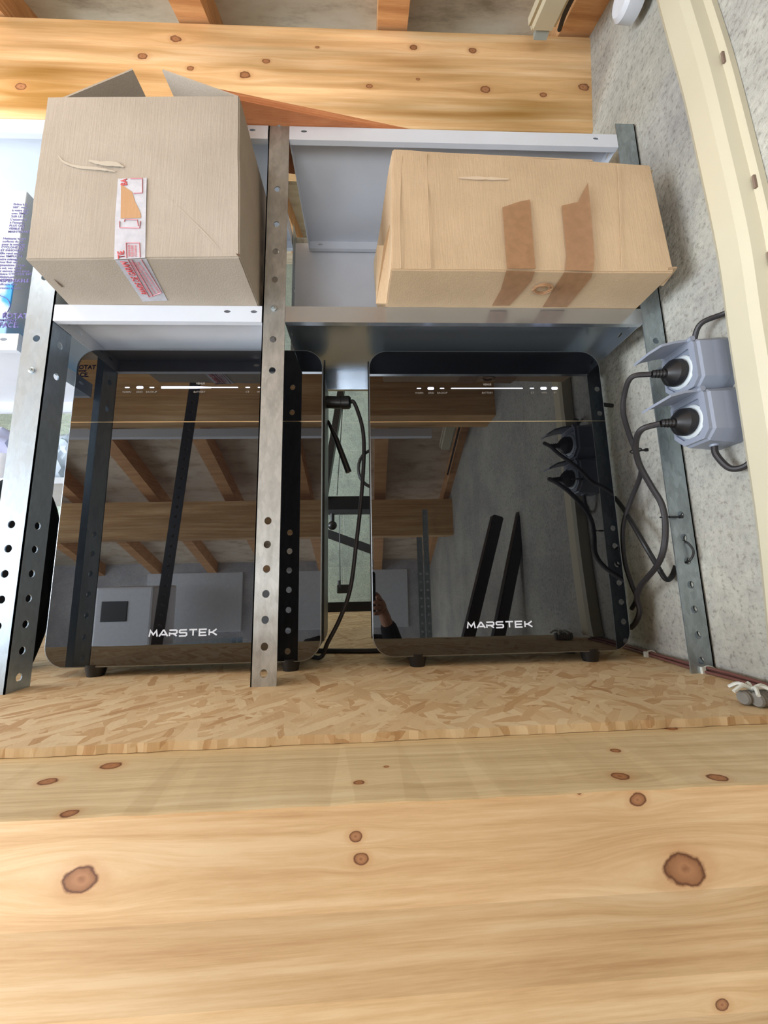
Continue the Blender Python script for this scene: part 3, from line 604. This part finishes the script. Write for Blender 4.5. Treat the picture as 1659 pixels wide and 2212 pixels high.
patch('torn_patch',[onfront(x,y,.0018) for x,y in((263,400),(287,417),(293,437),(305,462),(306,473),(262,474))],cardboard('cardboard_torn',(186,146,108)),t)
Ud=(onfront(262,559)-onfront(264,480)).normalized()
def ro(pts,wd,m,nm,par,off=(0,-.0006,0)):       # thin printed outline
    b=NB(); tube(b,pts,wd,4,prof=[(1,0),(0,.25),(-1,0),(0,-.25)],up=(0,1,0)); return obj(nm,b,m,par)
for pts in (((283,388),(309,388),(309,419),(290,420)),((260,480),(260,494),(303,495),(305,480)),((275,559),(274,527),(303,527),(304,558)),((270,481),(272,476),(298,477),(300,490))):
    b=NB(); q=[onfront(x,y,.0019) for x,y in pts]; tube(b,q,.0007,4); obj('printed_frame',b,pink,tape)
for pts in (((276,561),(322,642),(349,632),(305,561)),((284,561),(330,640))):
    b=NB(); q=[onbot(x,y,.0016) for x,y in pts]; tube(b,q,.0007,4); obj('printed_frame',b,pink,tape)
# lettering runs down the tape and round the edge: GARANTIE upward on the front, BANDE DE below
fr_=lambda x,y: onfront(x,y,.0017)
bo_=lambda x,y: onbot(x,y,.0015)
LX=Vector((-1,0,0))
obj('lettering',fit_text('BANDE DE GARAN',bo_(320,636),bo_(275,566),.0105,LX,.02),red,tape)
obj('lettering',fit_text('TIE',fr_(271,559),fr_(269,543),.0100,LX,.02),red,tape)
obj('lettering',fit_text('BA',fr_(276,402),fr_(276,388),.0100,LX,.02),red,tape)
for x,s_ in ((283,'contenu de ce colis'),(290,'ne pas accepter'),(297,'si la bande est')): obj('lettering',fit_text(s_,fr_(x,556),fr_(x-1,531),.0045,LX),pink,tape)
for k,s_ in enumerate(('verifier le contenu du colis','ouvrir en presence du livreur','avertir si la bande est dechiree')): obj('lettering',fit_text(s_,bo_(329+k*8,636-k*2),bo_(286+k*7,566),.0045,LX),pink,tape)
scuff=plain('pale_scuff',lin(184,173,156),.8,0,.02)
def ribbon(name,pts,w,m,par):
    b=NB(); C=cr(pts,6); n=len(C)
    vs=[]
    for i,p in enumerate(C):
        d=(C[min(i+1,n-1)]-C[max(i-1,0)]).normalized(); s=Vector((0,-1,0)).cross(d).normalized()*(w*math.sin(math.pi*(i+.6)/(n+.4))**.7*random.uniform(.6,1.1)/2)
        vs.append((b.verts.new(p+s),b.verts.new(p-s),b.verts.new(p+s+Vector((0,.0012,0))),b.verts.new(p-s+Vector((0,.0012,0)))))
    for p,q in zip(vs,vs[1:]):
        b.faces.new((p[0],q[0],q[1],p[1])); b.faces.new((p[2],q[2],q[3],p[3]))
    return obj(name,b,m,par,recalc=False)
ribbon('crease_mark',[onfront(x,y,.0008) for x,y in((346,410),(400,462),(450,512),(482,548))],.0016,scuff,t)
ribbon('scuff_mark',[onfront(x,y,.0012) for x,y in((126,337),(140,352),(170,362),(215,366),(250,372))],.006,scuff,t)
ribbon('scuff_mark',[onfront(x,y,.0012) for x,y in((192,348),(220,354),(250,356),(268,362))],.009,scuff,t)
patch('corner_tear',[onfront(x,y,.0012) for x,y in((510,549),(518,550),(518,556),(514,554))],plain('tear_brown',lin(92,66,50),.8),t)
patch('staple_tear',[onbot(x,y,.0012) for x,y in((116,603),(122,607),(136,619),(134,621),(126,614))],plain('dark_tear',lin(96,74,54),.8),t)
# taped box (right)
G0=ZM+.0005
fb2=[(.041,.552,G0),(.507,.551,G0),(.500,.800,G0),(.030,.800,G0)]
tq=[P(850,322,Y=.560),P(1405,355,Y=.560)]
ft2=[(tq[0].x,.560,tq[0].z),(tq[1].x,.560,tq[1].z),(.470,.80,tq[1].z+.002),(.020,.80,tq[0].z-.01)]
t2=thing('cardboard_box','battered long cardboard box with two brown tape strips on the galvanised shelf at the right','box',(.27,.67,G0))
b=NB(); carton(b,fb2,ft2,bulge=1.6); obj('carton',b,card_b,t2,smooth=True)
t=t2
a=Vector(ft2[0]);c=Vector(ft2[1])
b=NB(); ext(b,[a+Vector((.0,.004,0)),c+Vector((-.10,.004,.009)),Vector((c.x-.10,.60,c.z+.024)),Vector((a.x,.60,a.z+.012))],(0,0,.003)); obj('flap',b,card_b,t2)
b=NB(); ext(b,[c+Vector((-.004,.006,-.010)),c+Vector((.012,.012,.001)),c+Vector((.018,.03,-.004)),c+Vector((.0,.03,-.022))],(.002,0,.003)); obj('flap',b,card_e,t2)
qb=[Vector(fb2[1])+Vector((-.012,-.002,.004)),Vector(fb2[1])+Vector((.006,.0,.008)),Vector(fb2[1])+Vector((.004,.03,-.0)),Vector(fb2[1])+Vector((-.012,.03,.002))]
b=NB(); ext(b,qb,(0,.001,.004)); obj('flap',b,card_e,t2)
b=NB(); ext(b,[P(829,530,Y=.60),P(846,470,Y=.585),P(852,330,Y=.575),P(857,330,Y=.575),P(850,540,Y=.60),P(838,655,Y=.63),P(812,655,Y=.64),P(814,530,Y=.63)],(0,.003,0)); obj('flap',b,card_e,t2)
A0=Vector(fb2[0]);B0=Vector(fb2[1]);C0=Vector(ft2[0]); N2=(B0-A0).cross(C0-A0).normalized()
if N2.y>0: N2=-N2
def on2(x,y,off=.0040): d=ray(x,y); o=Vector((0,0,H)); tt=(A0-o).dot(N2)/d.dot(N2); return o+d*tt+N2*off
def ob2(x,y,off=.0026): return P(x,y,Z=G0-off)
tape_b=film('brown_tape',(176,134,98),.72,.28)
def wraptape(fr,bo):
    b=NB()
    n=bmesh.new(); ext(n,[on2(x,y,.003) for x,y in fr],(0,-.0004,0)); add(b,n); n=bmesh.new(); ext(n,[ob2(x,y,.0016) for x,y in bo],(0,0,-.0004)); add(b,n)
    return obj('tape',b,tape_b,t2,label='glossy brown tape')
wraptape(((1084,452),(1118,440),(1143,435),(1152,550),(1155,584),(1094,584)),((1094,584),(1155,586),(1148,606),(1128,630),(1100,660),(1063,660),(1082,625)))
wraptape(((1212,448),(1247,440),(1268,398),(1275,470),(1282,560),(1280,589),(1219,587),(1222,555)),((1219,588),(1280,590),(1277,600),(1225,663),(1172,663),(1205,610)))
# crumpled knot of tape
b=NB(); q=ob2(1172,622,.004)
for k in range(4):
    a=k*1.3+.4; w_=[q+Vector((math.cos(a+i*.9)*.014*(1+.3*math.sin(i*2.1+k)),math.sin(a+i*.9)*.010,-.002-.002*math.sin(i*1.7+k))) for i in range(7)]; tube(b,cr(w_,4),.0016,6)
obj('tape_crumple',b,tape_b,t2,smooth=True,label='crumpled knot of tape')
ribbon('scuff_mark',[on2(x,y,.0032) for x,y in((988,388),(1040,389),(1097,391))],.007,plain('pale_scuff_warm',lin(208,186,158),.8,0,.02),t2)
crease=plain('crease',lin(184,158,126),.8,0,.02)
for pts in (((1333,358),(1338,460),(1342,582)),((921,335),(925,450),(930,582)),((868,340),(864,460),(866,582))):
    b=NB(); tube(b,cr([on2(x,y,.0018) for x,y in pts],4),.0007,5); obj('crease_line',b,crease,t2)
# plank lying on the top shelf
b=NB(); hexa(b,[(-.45,.70,1.038),(-.30,.588,1.038),(.10,.652,1.038),(.10,.76,1.038)],[(-.45,.70,1.054),(-.30,.588,1.054),(.10,.652,1.054),(.10,.76,1.054)])
tag(obj('wood_plank',b,wood('plank_wood',(0,0,1),lin(206,142,98),lin(190,122,80),lin(160,98,62),(),None,60,.4)),'thin reddish plank lying on the top shelf behind the open box','plank')
b=NB(); box(b,-.14,.512,.645,.70,1.0385,1.0445); tag(obj('metal_strip',b,plain('dark_strip',lin(52,38,34),.5)),'dark flat strip lying along the top shelf edge','strip')
# ------------------------------------------------------------------ top right corner: fluorescent fitting, junction box
b=NB(); f0=P(1158,80,X=.455); 
def yv(y): return RZ(y)+.055
fx=P(1174,60,Y=.72).x; ya_,yb_=-.62,.735
def yv(y): return RZ(y)-.010
n=bmesh.new(); hexa(n,((fx-.033,ya_,yv(ya_)-.065),(fx+.033,ya_,yv(ya_)-.065),(fx+.033,yb_,yv(yb_)-.065),(fx-.033,yb_,yv(yb_)-.065)),((fx-.033,ya_,yv(ya_)-.02),(fx+.033,ya_,yv(ya_)-.02),(fx+.033,yb_,yv(yb_)-.02),(fx-.033,yb_,yv(yb_)-.02)))
bmesh.ops.bevel(n,geom=n.edges[:],offset=.010,segments=3,affect='EDGES'); add(b,n)
t=thing('fluorescent_light','long cream fluorescent fitting under the roof near the concrete wall','light fitting',(fx,.05,yv(.05)-.065)); obj('housing',b,cream,t,smooth=True)
b=NB(); box(b,fx-.012,fx+.02,yb_-.004,yb_+.012,yv(yb_)-.062,yv(yb_)-.045); obj('end_clip',b,plain('clip_grey',lin(150,156,150),.4),t)
b=NB(); tube(b,cr([(.505,.77,RZ(.77)-.010),(.497,.72,RZ(.72)-.012),(.500,.60,RZ(.6)-.010),(.497,.40,RZ(.4)-.012),(.50,.1,RZ(.1)-.01),(.498,-.3,RZ(-.3)-.012),(.5,-.9,RZ(-.9)-.01)],6),.006,8)
tag(obj('roof_cable',b,cable_k,smooth=True),'black cable running beside the fluorescent fitting','cable')
q=P(1340,-6,X=.52); t=thing('junction_box','grey white junction box high on the concrete wall at the top','junction box',(WX,q.y,q.z-.04))
b=NB(); tube(b,[(WX,q.y,q.z),(WX-.028,q.y,q.z),(WX-.036,q.y,q.z)],[.036,.034,.027],28); obj('housing',b,plain('pale_grey_plastic',lin(206,208,214),.4),t,smooth=True)
b=NB(); box(b,WX-.030,WX,q.y-.050,q.y-.030,q.z-.030,q.z+.020,.004); obj('cable_entry',b,plain('mid_grey_plastic',lin(110,114,118),.4),t)
# ------------------------------------------------------------------ left unit contents
t=thing('product_box','white printed carton with purple text and a blue water splash at the left edge','box',(-.86,.76,.5905))
bx0,bx1,by0,by1,bz0,bz1=-1.0,-.628,.645,.86,.5905,.885
def pb_mat():
    t_=NT('printed_carton'); p=t_.coord((-.86,.76,.5905)); sp=t_.N('ShaderNodeSeparateXYZ'); t_.L(p,sp.inputs[0]); n=t_.noise(p,14,4,.7); n2=t_.noise(p,40,4)
    zz=t_.math('ADD',sp.outputs['Z'],t_.math('MULTIPLY',n,.05)); dx=t_.math('ADD',sp.outputs['X'],.622); dz=t_.math('SUBTRACT',zz,.695)
    cb=t_.N('ShaderNodeCombineXYZ'); t_.L(dx,cb.inputs[0]); t_.L(dz,cb.inputs[1]); d=t_.math('ADD',t_.vec('LENGTH',cb.outputs[0]),t_.math('MULTIPLY',n2,.03))
    c=t_.ramp(zz,[(.63,lin(150,196,236)),(.665,lin(206,218,232)),(.70,lin(212,222,232)),(.76,lin(206,216,224))])
    c=t_.mix(t_.math('MULTIPLY',t_.mr(d,.030,.045,1,0,True),t_.math('LESS_THAN',sp.outputs['Y'],.6475)),c,lin(60,165,240)); t_.set(Base_Color=c,Roughness=.35); return t_.m
b=NB(); box(b,bx0,bx1,by0,by1,bz0,bz1,.002); obj('carton',b,pb_mat(),t)
purple=plain('purple_print',lin(92,84,150),.5,0,.02)
def tl(s,px,py,size,bold=0): q=P(px,py,Y=by0-.0004); obj('lettering',text_bm(s,size,q,(1,0,0),(0,0,1),'LEFT',bold,.0002),purple,t)
for k,s in enumerate(('Grâce à la','360°, vous','à votre surf','avec SIMPLI','SUR LE R','L\'essence la','à l\'essayer,','PLUS QUE','VISIBLE ET','MAINTENANT')): tl(s,28-k*1.2,443+k*6.6,.0062,.0001)
for k,s in enumerate(('Nettoyez toutes','surfaces du sol','pour le nettoyer','CYCLONE 360°','ET INNOVANT','Elle rend enfin','avec SIMPLICITE','votre ménage','Pour finir une','dynamisme au bon','le sol, vos vitres','et encore votre salon','Notre CYCLONE 360°','idéalement')): tl(s,(6-k*1.3) if k<6 else -4,517+k*6.4,.0062,.0001)
tl('INDISPENSABLE',-20,609,.0095,.0003); tl('est efficace dans',-14,616,.0062); tl('nombreuses raisons',-18,624,.0062)
tl('ROTAT',4,687,.0135,.0005); tl('la nettoyer',-12,694,.0085,.0003); tl('SURFACE.',-34,707,.0135,.0005)
b=NB(); tube(b,cr([P(x,y,Y=by0-.0006) for x,y in((-3,637),(15,646),(22,660),(16,674))],5),.0006,5); tube(b,[P(12,678,Y=by0-.0006),P(12,673,Y=by0-.0006)],[.0032,.0002],3); obj('printed_arrow',b,purple,t)
# stored things behind the left upright
def pouch(name,c,s,m,label,cat,seed,rough=.02):
    b=NB(); bmesh.ops.create_icosphere(b,subdivisions=4,radius=1)
    for v in b.verts:
        d=1+noise.noise(v.co*2.1+Vector((seed,0,0)))*.18+noise.noise(v.co*6+Vector((seed,3,0)))*rough*3
        e=Vector((abs(v.co.x)**.7*math.copysign(1,v.co.x),abs(v.co.y)**.7*math.copysign(1,v.co.y),max(-.78,v.co.z)))*d; v.co=Vector((c[0]+e.x*s[0],c[1]+e.y*s[1],c[2]+max(e.z,-.78)*s[2]))
    return tag(obj(name,b,m,smooth=True),label,cat)
soft=plain('black_cloth',lin(10,10,12),.95,0,.2,30,0,.1)
pouch('soft_case',(-.722,.81,.78*.215),(.080,.05,.215),soft,'black soft case standing on the boards behind the left upright','bag',2.0,.0)
bagm=plain('crumpled_film',lin(206,222,236),.25,0,.08,30,.5)
b=NB(); box(b,-1.25,-.60,.93,1.22,.395,.41); box(b,-1.25,-1.23,.93,1.22,.0,.395); box(b,-.66,-.64,1.19,1.22,.0,.395); tag(obj('side_table',b,plain('white_laminate',lin(220,228,236),.4)),'low white laminate table behind the left upright under the plastic bags','table')
pouch('plastic_bag',(-.80,1.02,.41+.78*.07),(.07,.06,.075),bagm,'crumpled clear plastic bag left of the left cabinet','bag',5.0,.05)
pouch('plastic_bag',(-1.0,1.05,.41+.78*.09),(.10,.07,.09),plain('lilac_film',lin(196,200,232),.3,0,.05,20,.3),'lilac plastic bag at the left edge below the shelf','bag',9.0,.03)
b=NB(); tube(b,[(-.885,.95,.411),(-.885,.95,.47)],[.024,.030],20); tag(obj('plastic_tub',b,plain('white_tub',lin(226,228,234),.4),smooth=True),'small white plastic tub between the plastic bags','tub')
b=NB(); box(b,-1.45,-.88,1.3,1.6,0,.34,.003); tag(obj('storage_carton',b,plain('white_card',lin(226,232,240),.6)),'white carton on the boards far behind the left upright','box')
# ------------------------------------------------------------------ seen through the gap between the cabinets
steel_k=plain('black_steel',lin(14,14,16),.4,.3,.1); steel_g=plain('grey_steel',lin(70,72,76),.4,.6,.1)
YG=1.9
t=thing('steel_frame','black folded steel frame with a grey brace, seen in the gap between the cabinets','frame',(-.1,YG,0))
def bar(nm,a,c,r,m): b=NB(); n=bmesh.new(); tube(n,[a,c],r,4,prof=[(1,.5),(-1,.5),(-1,-.5),(1,-.5)]); add(b,n); obj(nm,b,m,t)
g=lambda x,y,Y=YG:P(x,y,Y=Y)
bar('top_rail',g(560,1090),g(960,1086),.034,steel_k); bar('top_rail',g(560,1108,1.88),g(960,1104,1.88),.012,steel_g)
q=g(745,1286); bar('bottom_rail',Vector((-.55,YG,.022)),Vector((.30,YG,.022)),.022,steel_k); bar('diagonal_brace',g(640,1128,1.87),g(850,1205,1.87),.020,steel_g)
bar('side_post',Vector((-.50,YG,.02)),Vector((-.50,YG,1.1)),.02,steel_k); bar('side_post',Vector((.25,YG,.02)),Vector((.25,YG,1.1)),.02,steel_k)
bar('slanted_post',g(700,1075,1.86),g(738,840,1.86),.030,steel_k)
b=NB(); bmesh.ops.create_icosphere(b,subdivisions=3,radius=.022,matrix=Matrix.Translation(g(718,1135,1.86))); cyl(b,g(718,1135,1.86),g(718,1110,1.86),.010); obj('knob',b,black_p,t,smooth=True)
b=NB(); q=g(742,1272,1.87); box(b,q.x-.03,q.x+.03,q.y-.02,q.y+.02,q.z-.02,q.z+.02,.006); cyl(b,q+Vector((-.02,0,.01)),q+Vector((-.02,0,.04)),.008); obj('clamp',b,black_p,t)
b=NB(); bmesh.ops.create_circle(b,segments=4,radius=.0); b.clear(); ring=[g(806,1012,1.8)+Vector((math.cos(a*math.pi/12)*.07,0,math.sin(a*math.pi/12)*.09)) for a in range(25)]; tube(b,ring,.008,8); tag(obj('hose_ring',b,black_p,smooth=True),'black ring hanging behind the left edge of the right cabinet','hose')
for (x0,y0,x1,y1,l) in((742,850,728,1070,'left'),(733,1110,735,1270,'lower')):
    b=NB(); tube(b,[g(x0,y0,1.84),g(x1,y1,1.84)],.0022,6); tag(obj('thin_cord',b,black_p),'thin black cord hanging in the gap between the cabinets, '+l+' one','cord')
# ------------------------------------------------------------------ the room behind the camera, seen in the black glass
t=thing('phone','dark phone held up in the middle of the reflection in the right cabinet','phone',(-.012,-.022,.03))
b=NB(); ext(b,[(x,-.014,z) for x,z in rrect(-.052,.022,.022,.180,.009,5)],(0,-.008,0)); obj('case',b,plain('phone_case',lin(14,13,16),.5),t,smooth=True)
b=NB(); ext(b,[(x,-.012,z) for x,z in rrect(-.016,.018,.142,.176,.008,5)],(0,-.002,0)); obj('camera_bump',b,black_p,t)
def skin(name,verts,edges,mat,parent=None,lv=2):
    me=bpy.data.meshes.new(name); org=WL[parent] if parent else Vector(verts[0][0]); org=org if parent else Vector((org.x,org.y,-1.58))
    me.from_pydata([Vector(v[0])-org for v in verts],edges,[]); o=bpy.data.objects.new(name,me); COL.objects.link(o); WL[o]=org
    if parent: o.parent=parent
    else: o.location=org
    m=o.modifiers.new('skin','SKIN'); m.use_smooth_shade=True
    for v,(p,r) in zip(me.skin_vertices[0].data,verts): v.radius=r if isinstance(r,tuple) else (r,r); v.use_root=False
    me.skin_vertices[0].data[0].use_root=True
    s=o.modifiers.new('sub','SUBSURF'); s.levels=s.render_levels=lv; me.materials.append(mat); return o
skin_m=plain('skin',lin(200,150,124),.5,0,.04); cloth_d=plain('dark_pullover',lin(26,24,28),.9,0,.1,80); trou=plain('dark_trousers',lin(30,32,42),.9,0,.1,80)
V=[((-.09,-.36,-.66),(.13,.09)),((-.09,-.36,-.42),(.13,.09)),((-.09,-.35,-.19),(.15,.09)),((-.09,-.33,-.10),.05),((-.09,-.31,-.03),.052),((-.09,-.29,.04),(.075,.088)),((-.09,-.29,.11),(.068,.080)),
 ((.08,-.34,-.15),.05),((.17,-.22,-.31),.038),((.105,-.12,-.14),.030),((.055,-.055,.015),.022),((.036,-.045,.055),(.026,.016)),
 ((-.26,-.34,-.15),.05),((-.33,-.33,-.42),.038),((-.33,-.24,-.62),.026),((-.33,-.22,-.68),(.026,.016)),
 ((0,-.36,-.78),.075),((.01,-.35,-1.12),.052),((.01,-.37,-1.48),.034),((.01,-.28,-1.545),(.035,.028)),
 ((-.18,-.36,-.78),.075),((-.19,-.35,-1.12),.052),((-.19,-.37,-1.48),.034),((-.19,-.28,-1.545),(.035,.028))]
Ed=[(0,1),(1,2),(2,3),(3,4),(4,5),(5,6),(2,7),(7,8),(8,9),(9,10),(10,11),(2,12),(12,13),(13,14),(14,15),(0,16),(16,17),(17,18),(18,19),(0,20),(20,21),(21,22),(22,23)]
def fing(root,pts,r):
    i=root
    for p in pts: V.append((p,r)); Ed.append((i,len(V)-1)); i=len(V)-1; r*=.92
for k in range(4): z=.085-.020*k; fing(11,[(.033,-.030,z),(.030,-.012,z+.002),(.012,-.006+.001*k,z+.002)] if k else [(.034,-.030,z),(.030,-.016,z),(.022,-.008,z)],.0085)
fing(11,[(.036,-.045,.085),(.020,-.032,.100)],.009)
for k in range(4): x=-.33+.018*(k-1.5); fing(15,[(x,-.215,-.715),(x,-.205,-.74),(x,-.19,-.755)],.0085)
fing(15,[(-.305,-.20,-.70),(-.300,-.185,-.725)],.009)
body=skin('person',V,Ed,skin_m); tag(body,'person in a dark pullover holding up a phone, seen only in the reflection','person')
S=[((-.09,-.36,-.62),(.145,.105)),((-.09,-.36,-.42),(.145,.105)),((-.09,-.35,-.19),(.165,.105)),((-.09,-.335,-.12),.065),((.08,-.34,-.15),.064),((.17,-.22,-.31),.052),((.105,-.12,-.14),.042),((.062,-.066,-.005),.032),((-.26,-.34,-.15),.064),((-.33,-.33,-.42),.052),((-.33,-.25,-.60),.036)]
skin('pullover',S,[(0,1),(1,2),(2,3),(2,4),(4,5),(5,6),(6,7),(2,8),(8,9),(9,10)],cloth_d,body)
S=[((-.09,-.36,-.60),(.14,.10)),((-.09,-.36,-.68),(.14,.10)),((.0,-.36,-.80),.088),((.01,-.35,-1.12),.066),((.01,-.37,-1.46),.052),((-.18,-.36,-.80),.088),((-.19,-.35,-1.12),.066),((-.19,-.37,-1.46),.052)]
skin('trousers',S,[(0,1),(1,2),(2,3),(3,4),(1,5),(5,6),(6,7)],trou,body)
b=NB(); bmesh.ops.create_icosphere(b,subdivisions=4,radius=1)
bmesh.ops.delete(b,geom=[v for v in b.verts if v.co.z<-.15 and v.co.y>-.3 or v.co.z<-.6 or (v.co.y>.55 and v.co.z<.45)],context='VERTS')
for v in b.verts: v.co=Vector((-.09+v.co.x*.084,-.298+v.co.y*.098,.085+v.co.z*.095))
hr=obj('hair',b,plain('dark_hair',lin(34,26,22),.7,0,.2,200),body,smooth=True)
for sx in(-1,1):
    b=NB(); bmesh.ops.create_icosphere(b,subdivisions=2,radius=.008,matrix=Matrix.Translation((-.09+sx*.028,-.210,.060))); obj('eye',b,plain('eye_white',lin(210,208,204),.3),body,smooth=True)
b=NB(); tube(b,[(-.09,-.205,.065),(-.09,-.190,.035),(-.09,-.205,.025)],[.007,.012,.006],10); obj('nose',b,skin_m,body,smooth=True)
for k,(x0,x1) in enumerate(((-2.0,-1.15),(-1.05,-.25),(-.15,.35))):
    b=NB(); box(b,x0,x1,-2.2,-2.18,-.30,.22,.004); tag(obj('wall_panel',b,plain('panel_pale%d'%k,lin(218,222,228),.5)),('left','middle','right')[k]+' one of the three pale panels on the far wall, seen reflected','panel','pale panels on the far wall')
# leaning perforated upright and dark boards, shelves across the room
def PM(x,y,Y,m=.7325):
    d=ray(x,y); t_=(Y-2*m)/(-d.y); return Vector((d.x*t_,Y,H+d.z*t_))
b=NB(); p0=Vector((-.95,-.12,-1.58)); p1=Vector((-.645,.10,.90)); dv=(p1-p0)
hl=[(.02,z,.006,.006) for z in[.1+.035*k for k in range(72)] if .9<z<2.45]
plate(b,p0,(1,.1,0),dv,.04,dv.length,.002,hl,None); plate(b,p0,(0.1,-1,0),dv,.04,dv.length,.002,hl,None)
tag(obj('leaning_upright',b,steel_k),'dark perforated upright leaning diagonally, reflected in the left cabinet','upright')
for a,c,l in(((1135,1085),(1075,1385),'right'),((1075,1115),(1010,1385),'left')):
    top=PM(a[0],a[1],.05); bo=PM(c[0],c[1],.05); d=(top-bo).normalized(); z0=bo-d*((bo.z+1.56)/d.z)
    b=NB(); n=bmesh.new(); tube(n,[z0,top],.020,4,prof=[(1,1),(-1,1),(-1,-1),(1,-1)]); bmesh.ops.bevel(n,geom=n.edges[:],offset=.004,segments=2,affect='EDGES'); add(b,n)
    tag(obj('leaning_rail',b,black_p),'dark rail leaning by the wall, the '+l+' one of two reflected in the right cabinet','rail')
for a,c,l in(((912,1100),(925,1372),'taller'),((900,1160),(905,1330),'shorter')):
    q=PM(a[0],a[1],-1.0); q2=PM(c[0],c[1],-1.0); b=NB(); plate(b,(q.x,-1.0,q2.z-1.2 if 0 else -1.58),(1,0,0),(0,0,1),.035,q.z+1.58,.002,[(.0175,.7+.05*k,.007,.007) for k in range(22)],None)
    tag(obj('spare_upright',b,galv_m),l+' perforated upright standing by the far wall, reflected in the right cabinet','upright')
# far shelf with appliances and metal profiles on the left, reflected in the left cabinet
b=NB(); box(b,-3.2,-1.0,-1.9,-1.35,-.42,-.40); box(b,-3.2,-3.17,-1.9,-1.35,-1.58,-.42); box(b,-1.03,-1.0,-1.9,-1.35,-1.58,-.42); tag(obj('workbench',b,plain('bench_grey',lin(150,152,156),.5)),'long grey bench by the far wall, reflected in the left cabinet','bench')
t=thing('white_appliance','white appliance on the far bench, reflected in the left cabinet','appliance',(-1.75,-1.6,-.4))
b=NB(); box(b,-1.95,-1.55,-1.8,-1.45,-.40,.12,.015); obj('housing',b,plain('appliance_white',lin(216,218,224),.4),t)
b=NB(); box(b,-1.90,-1.72,-1.452,-1.444,-.12,.02,.003); obj('door',b,black_p,t)
for k in range(3):
    b=NB(); a=(-1.9,-.9+.08*k,-.30+.02*k); c=(-.75,-.95+.1*k,-.20+.015*k); n=bmesh.new(); tube(n,[a,c],.022,4,prof=[(1,.5),(-1,.5),(-1,-.5),(1,-.5)]); add(b,n); tube(b,[(-1.5,-.9+.085*k,-1.58),(-1.5,-.9+.085*k,-.28)],.012,8)
    tag(obj('metal_profile',b,galv_l),('nearest the wall','middle','nearest the shelf')[k]+' of three bright metal profiles reflected low in the left cabinet','profile','bright metal profiles reflected in the left cabinet')
b=NB(); tube(b,cr([(-3.0,-2.16,.43),(-2.0,-2.16,.42),(-1.2,-2.16,.43),(-.3,-2.16,.42),(.54,-2.16,.40)],5),.02,10); tag(obj('wall_conduit',b,cream,smooth=True),'cream conduit along the top of the far wall, reflected in both cabinets','conduit')
b=NB(); box(b,-3.3,.30,-.285,-.255,.80,.838); tag(obj('light_strip',b,white_p),'long cream trunking along the nearer roof beam, reflected in both cabinets','trunking')
